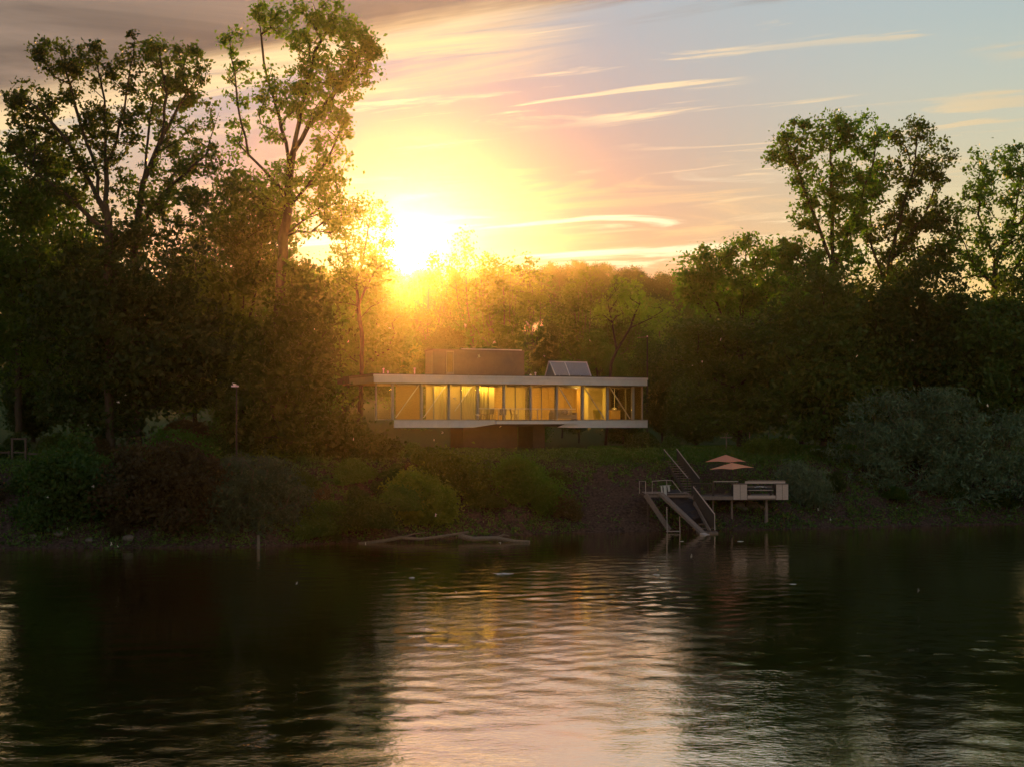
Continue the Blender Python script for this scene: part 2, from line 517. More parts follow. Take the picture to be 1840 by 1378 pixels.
# ------------------------------------------------------------------ the glass house
WHITE = material('white_steel', (0.80, 0.74, 0.78), 0.45, 0.06, 2.0)
STEEL = material('grey_steel', (0.40, 0.38, 0.38), 0.45, 0.08, 2.0)
ROOFING = material('roof_felt', (0.10, 0.075, 0.06), 0.9, 0.3, 3.0, 0.3)
CLAD = material('dark_cladding', (0.19, 0.135, 0.115), 0.7, 0.1, 4.0)
CLAD_PALE = material('pale_cladding', (0.34, 0.27, 0.23), 0.6, 0.1, 4.0)
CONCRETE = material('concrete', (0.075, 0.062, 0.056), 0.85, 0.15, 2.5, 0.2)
PLASTER = material('interior_plaster', (0.66, 0.52, 0.30), 0.8, 0.05, 1.5)
CURTAIN = material('curtain_cloth', (0.72, 0.60, 0.30), 0.9, 0.08, 6.0, stretch=(12, 12, 0.3))
TIMBER = material('interior_timber', (0.42, 0.25, 0.09), 0.6, 0.25, 4.0, stretch=(1, 1, 6))
FLOORW = material('floor_timber', (0.26, 0.15, 0.08), 0.5, 0.2, 3.0, stretch=(1, 8, 1))
DARKMETAL = material('dark_metal', (0.05, 0.045, 0.045), 0.5, 0.2, 5.0)
YELLOW = material('yellow_plastic', (0.62, 0.50, 0.03), 0.5, 0.05, 3.0)
LAMPGLOW = material('lamp_glow', (0.8, 0.7, 0.5), 0.5, 0.02, 2.0, emit=(1.0, 0.72, 0.32), emit_s=1.6)
CHAIRC = material('chair_shell', (0.35, 0.27, 0.20), 0.6, 0.1, 3.0)
BLUEC = material('blue_fabric', (0.10, 0.13, 0.18), 0.8, 0.1, 3.0)
CANVAS = material('sack_print', (0.55, 0.36, 0.28), 0.9, 0.5, 9.0)


def glass_material(name, tint=(0.96, 0.97, 0.96), refl=0.9):
    mt = bpy.data.materials.new(name); mt.use_nodes = True
    nt = mt.node_tree; N = nt.nodes; L = nt.links; N.clear()
    o = N.new('ShaderNodeOutputMaterial'); t = N.new('ShaderNodeBsdfTransparent'); g = N.new('ShaderNodeBsdfGlossy')
    t.inputs[0].default_value = tint + (1,); g.inputs['Roughness'].default_value = 0.015; g.inputs['Color'].default_value = (refl, refl, refl, 1)
    fr = N.new('ShaderNodeFresnel'); fr.inputs[0].default_value = 1.5
    mx = N.new('ShaderNodeMixShader'); L.new(fr.outputs[0], mx.inputs[0]); L.new(t.outputs[0], mx.inputs[1]); L.new(g.outputs[0], mx.inputs[2]); L.new(mx.outputs[0], o.inputs[0])
    return mt


GLASS = glass_material('window_glass')
GLASS_SKY = glass_material('skylight_glass', (0.75, 0.78, 0.80))
GLASS_SKY_REFL = material('sky_reflection_glass', (0.34, 0.32, 0.37), 0.18, 0.12, 3.0, spec=0.8, stretch=(6, 1, 1))  # the sky's reflection in the skylight panes is put into the base colour

PL, PR = at(705, CY, 105.0), at(1140, CY, 113.0)
HU = (PR - PL); HLEN = float(np.linalg.norm(HU)); HU = HU / HLEN
HV = np.array([-HU[1], HU[0], 0.0])                 # into the house, away from the river
HROT = math.atan2(HU[1], HU[0])
Z_FLOOR, Z_CEIL, Z_ROOF = 7.24, 9.98, 10.60


def ha(px, b=0.0):
    """distance along the front at which a point b behind the front line is seen at column px"""
    t = (px - CX) / F
    q = PL + HV * b
    return (t * q[1] - q[0]) / (HU[0] - t * HU[1])


def hz(py, a, b=0.0):
    return CAMZ + (CY - py) / F * float((PL + HU * a + HV * b)[1])


def hp(a, b, z):
    q = PL + HU * a + HV * b
    return (q[0], q[1], z)


house = thing('glass_house', 'long low glass walled house raised above the bank, lit yellow inside', 'house', (PL[0], PL[1], 0), HROT)
DEPTH = 8.5
aL, aR = ha(672, -0.7), ha(1163, -0.7)
# floor slab and its edge beams, thinner along the balcony
sl, sr = ha(708, -0.35), ha(1163, -0.35)
a1, a2, a3 = ha(858, -0.35), ha(890, -0.35), ha(1035, -0.35)
slb = ha(709, DEPTH)                                 # the far end runs back at a slant
slab = MB().prism([(sl + .05, -.28), (sr - .05, -.28), (sr - .05, DEPTH), (slb + .05, DEPTH)], 2, Z_FLOOR - .22, Z_FLOOR).build('floor_slab', FLOORW, house)
MB().prism([(sl, Z_FLOOR + .01), (sl, Z_FLOOR - .57), (a1 - 0.4, Z_FLOOR - .57), (a2, Z_FLOOR - .30), (a2, Z_FLOOR + .01)], 1, -0.42, -0.30).build('edge_beam', WHITE, house)
MB().prism([(a2 - 0.02, Z_FLOOR - .05), (a2 - .02, Z_FLOOR - .30), (a3, Z_FLOOR - .30), (a3, Z_FLOOR - .05)], 1, -0.62, -0.46).build('balcony_edge', WHITE, house)
MB().prism([(a3 - 0.1, Z_FLOOR + .01), (a3 - 1.6, Z_FLOOR - .55), (a3 - .4, Z_FLOOR - .59), (sr, Z_FLOOR - .59), (sr, Z_FLOOR + .01)], 1, -0.42, -0.30).build('edge_beam', WHITE, house)
MB().box(sl, sr, -0.46, -0.428, Z_FLOOR - 0.0, Z_FLOOR + .05).build('floor_trim', STEEL, house)
MB().box(sr - .12, sr, -0.29, DEPTH, Z_FLOOR - .59, Z_FLOOR + .012).build('edge_beam', WHITE, house)
MB().prism([(sl, -.29), (sl + .12, -.29), (slb + .12, DEPTH), (slb, DEPTH)], 2, Z_FLOOR - .57, Z_FLOOR + .012).build('edge_beam', WHITE, house)
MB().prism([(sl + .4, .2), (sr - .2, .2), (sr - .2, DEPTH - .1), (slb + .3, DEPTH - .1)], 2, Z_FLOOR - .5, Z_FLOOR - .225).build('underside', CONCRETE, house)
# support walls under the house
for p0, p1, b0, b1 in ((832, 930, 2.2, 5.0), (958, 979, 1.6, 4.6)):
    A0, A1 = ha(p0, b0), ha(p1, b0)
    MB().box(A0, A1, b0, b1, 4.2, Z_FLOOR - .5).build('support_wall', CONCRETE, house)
# ceiling and roof
MB().box(aL + .3, aR - .3, -.3, DEPTH, Z_CEIL, Z_CEIL + .10).build('ceiling', PLASTER, house)
roof = MB().box(aL + .02, aR - .02, -0.62, DEPTH + .6, Z_CEIL + .12, Z_ROOF - .04).build('roof', ROOFING, house)
MB().box(aL, aR, -0.72, -0.632, Z_CEIL + .0, Z_ROOF - .17).build('fascia', WHITE, house)
MB().box(aL - .03, aR + .03, -0.78, -0.60, Z_ROOF - .165, Z_ROOF).build('coping', WHITE, house)
MB().box(aL - .01, aL + .11, -0.60, 5.6, Z_CEIL + .0, Z_ROOF - .17).build('fascia', CLAD_PALE, house)
MB().box(aL - .05, aL + .15, -0.595, 5.6, Z_ROOF - .165, Z_ROOF + .02).build('coping', CLAD, house)
MB().box(aR - .11, aR, -0.60, DEPTH, Z_CEIL + .0, Z_ROOF - .17).build('fascia', WHITE, house)
MB().box(aL + .3, aR - .4, 0.6, DEPTH, Z_ROOF - .038, Z_ROOF + .10).build('roof_gravel', ROOFING, roof)
# front posts, glazing and slender bars
posts = [705, 757, 806, 858, 905, 953, 1000, 1046, 1091, 1137]
pa = [ha(p) for p in posts]
for A in pa:
    MB().box(A - .085, A + .085, -.12, .10, Z_FLOOR + .005, Z_CEIL - .005).build('post', STEEL, house)
edges = [ha(676)] + pa + [ha(1154)]
mull = {0: [], 2: [779], 3: [828], 4: [], 5: [926], 6: [973], 7: []}
for i in range(len(edges) - 1):
    A0, A1 = edges[i], edges[i + 1]
    back = 1.5 if 4 <= i <= 7 else 0.0                # the glazing steps back behind the balcony
    pn = MB().box(A0 + .09, A1 - .09, back + .02, back + .04, Z_FLOOR + .06, Z_CEIL - .02).build('pane', GLASS, house)
    for z0, z1 in ((Z_FLOOR + .008, Z_FLOOR + .055), (Z_CEIL - .06, Z_CEIL - .004)):
        MB().box(A0 + .09, A1 - .09, back - .01, back + .018, z0, z1).build('frame_rail', STEEL, pn)
    for q in mull.get(i, []):
        Aq = ha(q, back)
        MB().box(Aq - .03, Aq + .03, back - .03, back + .018, Z_FLOOR + .056, Z_CEIL - .062).build('glazing_bar', STEEL, pn)
for i in (0, len(edges) - 1):
    A = edges[i]
    MB().box(A - .04, A + .04, -.05, .07, Z_FLOOR + .005, Z_CEIL - .005).build('corner_bar', STEEL, house)
# end and rear glazing
for A in (edges[0], edges[-1]):
    for b0 in (0.1, 2.9, 5.7):
        s0, s1 = (ha(677, b0 + .05) - ha(677, .1), ha(677, b0 + 2.7) - ha(677, .1)) if A == edges[0] else (0, 0)
        pn = MB().prism([(A + s0 - .01, b0 + .05), (A + s0 + .01, b0 + .05), (A + s1 + .01, b0 + 2.7), (A + s1 - .01, b0 + 2.7)], 2, Z_FLOOR + .05, Z_CEIL - .03).build('pane', GLASS, house)
        MB().box(A + s1 - .04, A + s1 + .04, b0 + 2.70, b0 + 2.80, Z_FLOOR + .006, Z_CEIL - .006).build('pane_frame', STEEL, pn)
nb = 9
for i in range(nb):
    eL = ha(677, DEPTH - .4)
    A0 = eL + (edges[-1] - eL) * i / nb; A1 = eL + (edges[-1] - eL) * (i + 1) / nb
    pn = MB().box(A0 + .05, A1 - .05, DEPTH - .35, DEPTH - .33, Z_FLOOR + .02, Z_CEIL - .02).build('pane', GLASS, house)
    MB().box(A1 - .045, A1 + .045, DEPTH - .42, DEPTH - .30, Z_FLOOR + .006, Z_CEIL - .006).build('pane_frame', STEEL, pn)
# diagonal tension braces behind the front
for p0, y0, p1, y1, b in ((711, 750, 754, 690, .18), (761, 750, 803, 690, .5), (817, 738, 848, 694, .8), (1003, 693, 1027, 733, .2), (1048, 693, 1086, 752, .2), (1094, 693, 1132, 752, .2)):
    A0, A1 = ha(p0, b), ha(p1, b)
    MB().bar((A0, b, hz(y0, A0, b)), (A1, b, hz(y1, A1, b)), .07, .07).build('brace', WHITE, house)
# interior partitions, seen through the glass
def wallpiece(p0, p1, b, mat, name='partition', th=.12):
    A0, A1 = ha(p0, b), ha(p1, b)
    MB().box(A0, A1, b, b + th, Z_FLOOR + .004, Z_CEIL - .004).build(name, mat, house)


def curtain(p0, p1, b):
    A0, A1 = ha(p0, b), ha(p1, b)
    n = max(8, int((A1 - A0) / .07))
    V = []; Fs = []
    for i in range(n + 1):
        x = A0 + (A1 - A0) * i / n; y = b + .045 * math.sin(i * 1.9) + .02 * math.sin(i * .7)
        V += [(x, y, Z_FLOOR + .03), (x, y, Z_CEIL - .03), (x, y + .012, Z_CEIL - .03), (x, y + .012, Z_FLOOR + .03)]
        if i:
            o = (i - 1) * 4
            Fs += [(o, o + 4, o + 5, o + 1), (o + 1, o + 5, o + 6, o + 2), (o + 2, o + 6, o + 7, o + 3), (o + 3, o + 7, o + 4, o)]
    mb = MB().add(V, Fs); mb.build('curtain', CURTAIN, house)


curtain(778, 802, .9)
curtain(830, 854, .9)
curtain(862, 876, 2.0)
wallpiece(766, 778, 1.4, PLASTER)
wallpiece(808, 829, 1.3, PLASTER)
wallpiece(878, 888, 2.2, PLASTER)
wallpiece(888, 905, 4.6, TIMBER)
wallpiece(905, 944, 6.6, PLASTER)
wallpiece(956, 996, 5.6, TIMBER)
wallpiece(1003, 1037, 5.0, TIMBER)
wallpiece(1037, 1043, 2.2, TIMBER)
wallpiece(712, 754, 4.2, TIMBER)
wallpiece(1046, 1090, 5.2, PLASTER)
wallpiece(1092, 1136, 5.6, TIMBER)
wallpiece(1050, 1057, 2.4, CURTAIN, 'curtain')
wallpiece(1083, 1088, 3.0, CURTAIN, 'curtain')
# balcony railing
r0, r1 = ha(860, -.5), ha(1034, -.5)
rail = MB()
rail.box(r0, r1, -.56, -.50, Z_FLOOR + .86, Z_FLOOR + .90)
rail.build('balcony_rail', WHITE, house)
for i in range(5):
    A0 = r0 + (r1 - r0) * i / 5; A1 = r0 + (r1 - r0) * (i + 1) / 5
    MB().box(A0 + .03, A1 - .03, -.535, -.525, Z_FLOOR + .06, Z_FLOOR + .84).build('balcony_glass', GLASS, house)
    MB().box(A0 - .02, A0 + .02, -.55, -.51, Z_FLOOR - .05, Z_FLOOR + .855).build('baluster', STEEL, house)
MB().box(a2, a3, -.60, -.29, Z_FLOOR - .12, Z_FLOOR - .01).build('balcony_floor', FLOORW, house)
# rooftop room
b0 = 2.6
q0, q1 = ha(777.5, b0), ha(942, b0)
zt = hz(627, q0, b0)
room = MB().box(q0, q1, b0, b0 + 1.7, Z_ROOF + .105, zt).build('rooftop_room', CLAD, house)
room['label'] = 'plain brown box shaped room on the roof'
MB().box(q0 - .03, q0 - .003, b0 + .05, b0 + 1.6, Z_ROOF + .12, zt - .12).build('side_panel', CLAD_PALE, room)
w0, w1 = ha(801, b0), ha(815, b0)
fr = MB()
zb, zu = Z_ROOF + .14, zt - .14
fr.box(w0, w0 + .07, b0 - .07, b0 - .004, zb, zu).box(w1 - .07, w1, b0 - .07, b0 - .004, zb, zu).box(w0 + .072, w1 - .072, b0 - .07, b0 - .004, zu - .08, zu).box(w0 + .072, w1 - .072, b0 - .07, b0 - .004, zb, zb + .22)
fr.build('window_frame', CLAD_PALE, room)
MB().box(w0 + .075, w1 - .075, b0 - .03, b0 - .012, zb + .225, zu - .085).build('window_pane', GLASS_SKY, room)
MB().box(ha(828, b0), ha(937, b0), b0 - .10, b0 - .01, zt + .004, zt + .075).build('metal_flashing', WHITE, room)
# glazed skylight like a little greenhouse
b1 = 1.6
k0, k1 = ha(997, b1), ha(1063, b1)
zs0, zs1 = Z_ROOF + .06, hz(651, (k0 + k1) / 2, b1 + .8)
kt0, kt1 = ha(987, b1 + 1.0), ha(1053, b1 + 1.0)
sky_l = MB().box(k0, k1, b1, b1 + 2.0, zs0, zs0 + .10).build('skylight', CLAD, house)
sky_l['label'] = 'ridge shaped glass skylight with pale frame'
mid_a = (kt0 * .6 + kt1 * .4)
bm_ = k0 + (k1 - k0) * .40
fr = MB()
for x0, x1 in ((k0 + .05, kt0), (bm_, mid_a), (k1 - .05, kt1)):
    fr.bar((x0, b1, zs0 + .10), (x1, b1 + .9, zs1), .07, .07)
    fr.bar((x0, b1 + 2.0, zs0 + .10), (x1, b1 + 1.1, zs1), .07, .07)
fr.box(kt0 - .04, kt1 + .04, b1 + .88, b1 + 1.12, zs1 - .02, zs1 + .07)
fr.build('skylight_frame', WHITE, sky_l)
for xa0, xa1, xb0, xb1 in ((k0 + .1, kt0 + .05, bm_ - .05, mid_a - .05), (bm_ + .05, mid_a + .05, k1 - .1, kt1 - .05)):
    for s, y0, y1 in ((0, b1 + .03, b1 + .89), (1, b1 + 1.97, b1 + 1.11)):
        V = [(xa0, y0, zs0 + .14), (xb0, y0, zs0 + .14), (xb1, y1, zs1 - .02), (xa1, y1, zs1 - .02)]
        V += [(x, y + .015 * (1 if s == 0 else -1), z) for x, y, z in V]
        MB().add(V, [(0, 1, 2, 3), (7, 6, 5, 4), (0, 4, 5, 1), (1, 5, 6, 2), (2, 6, 7, 3), (3, 7, 4, 0)]).build('skylight_pane', GLASS_SKY_REFL, sky_l)
for (xe, xt) in ((k0 + .06, kt0), (k1 - .06, kt1)):
    s = .012
    V = [(xe, b1 + .05, zs0 + .12), (xe, b1 + 1.95, zs0 + .12), (xt, b1 + 1.0, zs1 - .02)]
    V += [(x + s, y, z) for x, y, z in V]
    MB().add(V, [(0, 1, 2), (5, 4, 3), (0, 3, 4, 1), (1, 4, 5, 2), (2, 5, 3, 0)]).build('skylight_pane', GLASS_SKY_REFL, sky_l)
# little vents on the roof
for p, h in ((689, .42), (697, .22), (745, .5), (962, .3), (953, .14)):
    A = ha(p, 1.2)
    MB().lathe([(.05, Z_ROOF + .08), (.05, Z_ROOF + h), (.09, Z_ROOF + h + .005), (.09, Z_ROOF + h + .07), (.03, Z_ROOF + h + .10)], 10, (A, 1.2)).build('roof_vent', WHITE, house)


# things in the house
def house_thing(name, label, cat, px, b, z=Z_FLOOR, rot=0.0, group=None):
    return thing(name, label, cat, hp(ha(px, b), b, z), HROT + rot, group)


def shell_chair(label, px, b, rot, mat):
    t = house_thing('chair', label, 'chair', px, b, Z_FLOOR + .002, rot, None)
    MB().prism([(-.22, .42), (.22, .42), (.24, .46), (-.24, .46)], 1, -.22, .22).build('seat', mat, t)
    MB().prism([(.20, .465), (.26, .465), (.34, .86), (.28, .87)], 1, -.22, .22).build('backrest', mat, t)
    for sx in (-1, 1):
        for sy in (-1, 1):
            MB().tube([(sx * .22, sy * .2, 0), (sx * .16, sy * .15, .42)], .016, 6).build('leg', DARKMETAL, t)
    return t


shell_chair('pale brown chair at the balcony\'s curtain end', 868, 1.0, 2.6, CHAIRC)
shell_chair('tan armless chair drawn up beside the blue draped seat', 880, .9, .5, CHAIRC)
shell_chair('chair behind the balcony table near the white post', 924, .8, 2.9, CHAIRC)
t = house_thing('balcony_table', 'long pale table on the balcony among the chairs', 'table', 904, .8)
MB().box(-.9, .9, -.4, .4, .72, .76).build('tabletop', CHAIRC, t)
for sx in (-.8, .8):
    for sy in (-.32, .32):
        MB().tube([(sx, sy, 0), (sx, sy, .72)], .022, 6).build('leg', DARKMETAL, t)
t = house_thing('draped_chair', 'chair draped with blue cloth at the balcony table', 'chair', 904, .1)
MB().prism([(-.22, .40), (.22, .40), (.26, .86), (-.24, .88), (-.26, .5)], 1, -.1, .1).build('backrest', BLUEC, t)
for sx in (-1, 1):
    MB().tube([(sx * .2, 0, 0), (sx * .17, 0, .42)], .018, 6).build('leg', DARKMETAL, t)
MB().box(-.22, .22, .1, .5, .40, .44).build('seat', BLUEC, t)
t = house_thing('sofa', 'low pale sofa behind the balcony glass', 'sofa', 1012, .7)
MB().box(-.95, .95, -.35, .45, .12, .42).build('seat', CHAIRC, t)
MB().box(-.95, .95, .30, .46, .425, .80).build('backrest', CHAIRC, t)
for sx in (-1, 1):
    MB().box(sx * .98 - .06, sx * .98 + .06, -.35, .46, .0, .60).build('armrest', CHAIRC, t)
cu = house_thing('printed_cushion', 'square cushion with pink and white print on the sofa', 'cushion', 1017, .66, Z_FLOOR + .43)
MB().lathe([(.02, 0), (.30, .05), (.40, .2), (.30, .35), (.02, .40)], 4).build('pillow', CANVAS, cu)
t = house_thing('yellow_chair', 'bright yellow tub chair behind the glass next to a diagonal brace', 'chair', 1073, .7)
MB().lathe([(.24, .02), (.27, .3), (.38, .80), (.35, .80), (.24, .32), (.02, .30)], 12).build('shell', YELLOW, t)
MB().box(-.12, .52, .25, .45, .80, .84).build('armrest', YELLOW, t)
t = house_thing('side_table', 'brown side cabinet under the hanging lamp', 'cabinet', 1104, 1.6)
MB().box(-.42, .42, -.25, .25, .08, .78).build('body', TIMBER, t)
MB().box(-.45, .45, -.28, .28, .784, .82).build('tabletop', TIMBER, t)
for sx in (-1, 1):
    MB().box(sx * .36 - .03, sx * .36 + .03, -.2, .2, .0, .08).build('leg', DARKMETAL, t)


def point_lamp(t, loc, power, r=.12):
    l = bpy.data.lights.new('bulb', 'POINT'); l.energy = power; l.color = (1.0, 0.56, 0.11); l.shadow_soft_size = r
    o = bpy.data.objects.new('bulb', l); COL.objects.link(o); o.parent = t; o.location = loc


t = house_thing('pendant_lamp', 'small hanging lamp on a long cord near the house\'s far end', 'lamp', 1104, 1.6, Z_FLOOR + .9)
MB().tube([(0, 0, .13), (0, 0, Z_CEIL - Z_FLOOR - .905)], .012, 6).build('cord', WHITE, t)
MB().lathe([(.22, 0), (.16, .08), (.05, .14), (.02, .16)], 14).build('lamp_shade', CHAIRC, t)
MB().lathe([(.05, -.02), (.08, .02), (.05, .06)], 10).build('bulb_glass', LAMPGLOW, t)
point_lamp(t, (0, 0, -.12), LAMP_W * .15)
t = house_thing('ceiling_lamp', 'round lit ceiling lamp above the sofa', 'lamp', 1035, 1.9, Z_CEIL - .16)
MB().lathe([(.04, -.05), (.20, 0), (.22, .08), (.05, .10)], 14).build('lamp_bowl', LAMPGLOW, t)
MB().tube([(0, 0, .10), (0, 0, .155)], .03, 8).build('mount', WHITE, t)


def add_strip_light(px0, px1, b, power, label, zdrop=.05):
    """strip light added for even room glow, open towards the back of the room"""
    A0, A1 = ha(px0, b), ha(px1, b)
    w = (A1 - A0) / 2 - .06
    t = thing('added_strip_light', label, 'lamp', hp((A0 + A1) / 2, b, Z_CEIL - zdrop), HROT)
    MB().box(-w, w, -.05, -.03, -.14, .04).build('front_shield', STEEL, t)
    MB().box(-w, w, -.028, .10, .0, .04).build('housing', STEEL, t)
    l = bpy.data.lights.new('tube', 'AREA'); l.shape = 'RECTANGLE'; l.size = 2 * w - .1; l.size_y = .07
    l.energy = power * LAMP_W * w * .85; l.color = (1.0, 0.58, 0.08)
    o = bpy.data.objects.new('tube', l); COL.objects.link(o); o.parent = t; o.location = (0, .03, -.03)
    o.rotation_euler = (math.radians(38), 0, 0)


for p0, p1, b, pw, lb in ((712, 752, .35, .9, 'strip lamp under the ceiling in the bay beside the roof\'s overhanging end'), (762, 802, .30, .32, 'added strip light under the ceiling in front of the first pale curtain'),
                          (810, 854, .30, .36, 'added strip light under the ceiling in front of the second pale curtain'), (862, 902, 1.62, .7, 'added strip light under the ceiling at the curtained end of the balcony room'),
                          (910, 950, 1.62, 1.5, 'added strip light under the ceiling over the balcony table'), (957, 997, 1.62, 1.5, 'added strip light under the ceiling between balcony table and sofa'),
                          (1004, 1042, 1.62, 1.2, 'added strip light under the ceiling behind the round lit lamp'), (1050, 1088, .35, .8, 'added strip light under the ceiling over the yellow tub chair'), (1094, 1133, .35, 1.0, 'added strip light under the ceiling over the brown side cabinet')):
    add_strip_light(p0, p1, b, pw, lb)

# ------------------------------------------------------------------ trees: a branching skeleton grown to leaf clumps
def grow(limbs, clumps, droop=0.0):
    """limbs: polylines of points, the first one the trunk (each later one starts near an earlier one).
    Every clump centre is joined to the best node of what has grown so far. Returns nodes and parents."""
    P = []; par = []; plen = []
    for li, line in enumerate(limbs):
        line = np.asarray(line, float)
        pts = [line[0]]
        for a, b in zip(line[:-1], line[1:]):
            n = max(1, int(np.linalg.norm(b - a) / 0.9))
            for t in range(1, n + 1):
                q = a + (b - a) * t / n
                pts.append(q + (rng.normal(0, 0.05, 3) if t < n else 0))
        if li == 0:
            prev = -1; start = 0
        else:
            A = np.array(P); prev = int(np.argmin(((A - pts[0]) ** 2).sum(1))); start = 1
        for q in pts[start:]:
            par.append(prev); plen.append(0 if prev < 0 else plen[prev] + float(np.linalg.norm(q - P[prev])))
            P.append(np.asarray(q, float)); prev = len(P) - 1
    A0 = np.array(P)
    zmin = A0[0, 2] + 0.30 * (A0[:, 2].max() - A0[0, 2])
    order = np.argsort([((A0 - c) ** 2).sum(1).min() for c in clumps])
    tips = []
    cap = len(P) + len(clumps) * 12 + 10
    A = np.zeros((cap, 3)); A[:len(P)] = A0
    PL = np.zeros(cap); PL[:len(P)] = plen
    n = len(P)
    for ci in order:
        c = clumps[ci]
        D = A[:n] - c
        dist = np.sqrt((D ** 2).sum(1))
        cost = dist + 0.12 * PL[:n] + 1.1 * np.maximum(0, D[:, 2] + 0.2 * dist) + 3.0 * np.maximum(0, zmin - A[:n, 2]) * (A[:n, 2] < c[2] - 1)
        j = int(np.argmin(cost))
        a = A[j].copy(); L = dist[j]
        m = int(min(6, max(1, L / 0.8)))
        prev = j
        sag = np.array([0, 0, 0.16 * L * (1 - 2 * droop)])
        for t in range(1, m + 1):
            s = t / m
            q = a + (c - a) * s + sag * math.sin(math.pi * s) * 0.5 + (rng.normal(0, 0.06 * L / m + 0.02, 3) if t < m else 0)
            A[n] = q; par.append(prev); PL[n] = PL[prev] + L / m
            prev = n; n += 1
        tips.append(prev)
    return A[:n], np.array(par), tips


def wood_mesh(name, A, par, tips, base_r, tip_r=0.012, sides=5):
    n = len(A)
    cnt = np.zeros(n)
    cnt[tips] = 1
    for i in range(n - 1, 0, -1):
        if par[i] >= 0:
            cnt[par[i]] += max(cnt[i], 0.5)
    cnt = np.maximum(cnt, 0.5)
    k = math.log(base_r / tip_r) / math.log(max(cnt[0], 3))
    R = tip_r * np.maximum(cnt, 1) ** k
    R[0] *= 1.5
    e = np.where(par >= 0)[0]
    a, b = A[par[e]], A[e]
    ra, rb = np.minimum(R[par[e]], R[e] * 1.25), R[e]
    d = b - a; ln = np.linalg.norm(d, axis=1, keepdims=True) + 1e-9; d = d / ln
    a = a - d * ra[:, None] * 0.3
    ref = np.where(np.abs(d[:, 2:3]) > 0.9, np.array([[1.0, 0, 0]]), np.array([[0, 0, 1.0]]))
    s = np.cross(d, ref); s /= np.linalg.norm(s, axis=1, keepdims=True)
    t = np.cross(d, s)
    th = np.arange(sides) / sides * 2 * math.pi
    ring = s[:, None, :] * np.cos(th)[None, :, None] + t[:, None, :] * np.sin(th)[None, :, None]
    V = np.concatenate([a[:, None, :] + ring * ra[:, None, None], b[:, None, :] + ring * rb[:, None, None]], 1).reshape(-1, 3)
    base = np.arange(len(e))[:, None] * (2 * sides)
    j = np.arange(sides)[None, :]
    Q = np.stack([base + j, base + (j + 1) % sides, base + sides + (j + 1) % sides, base + sides + j], 2).reshape(-1, 4)
    me = new_mesh(name, V, Q)
    me.polygons.foreach_set('use_smooth', np.ones(len(Q), bool))
    return me


def leaves_mesh(name, C, size, aspect=0.6, hang=0.0, flat=0.0):
    """one kite-shaped leaf (or spray of leaves) for each centre in C"""
    n = len(C)
    d = rng.normal(0, 1, (n, 3)); d[:, 2] = d[:, 2] * (1 - 0.7 * flat) - hang * 2.0
    d /= np.linalg.norm(d, axis=1, keepdims=True)
    r = rng.normal(0, 1, (n, 3)); r[:, 2] += flat * 0.0
    s = np.cross(d, r); s /= np.linalg.norm(s, axis=1, keepdims=True) + 1e-9
    nn = np.cross(s, d)
    L = size * np.clip(np.exp(rng.normal(0, 0.34, (n, 1))), 0.4, 1.55)
    W = L * aspect * 0.5
    fold = nn * L * 0.12
    V = np.stack([C - d * L * 0.5, C + s * W + d * L * 0.02 + fold, C + d * L * 0.5, C - s * W + d * L * 0.06 + fold], 1).reshape(-1, 3)
    Q = np.arange(n * 4).reshape(n, 4)
    return new_mesh(name, V, Q)


def in_lobes(lobes, n, shell=0.5, Y=0.0):
    """n points in a union of ellipsoids (centre, radii), denser towards the shell"""
    vol = np.array([max(r[0] * r[1] * r[2], 1e-3) ** (2.2 / 3) for c, r in lobes])
    pick = rng.choice(len(lobes), n, p=vol / vol.sum())
    d = rng.normal(0, 1, (n, 3)); d /= np.linalg.norm(d, axis=1, keepdims=True)
    rad = rng.random(n) ** (1 / 3.0)
    rad = rad * (1 - shell) + shell * (0.72 + 0.36 * rng.random(n))
    c = np.array([l[0] for l in lobes])[pick]; r = np.array([l[1] for l in lobes])[pick]
    return c + d * r * rad[:, None]


def px_lobes(lobes, Y, dscale=0.85, jit=0.6):
    out = []
    for l in lobes:
        px, py, rx, ry = l[:4]
        dy = l[4] if len(l) > 4 else rng.normal(0, jit)
        c = at(px, py, Y + dy); s = (Y + dy) / F
        out.append((c, np.array([rx * s, rx * s * dscale, ry * s])))
    return out


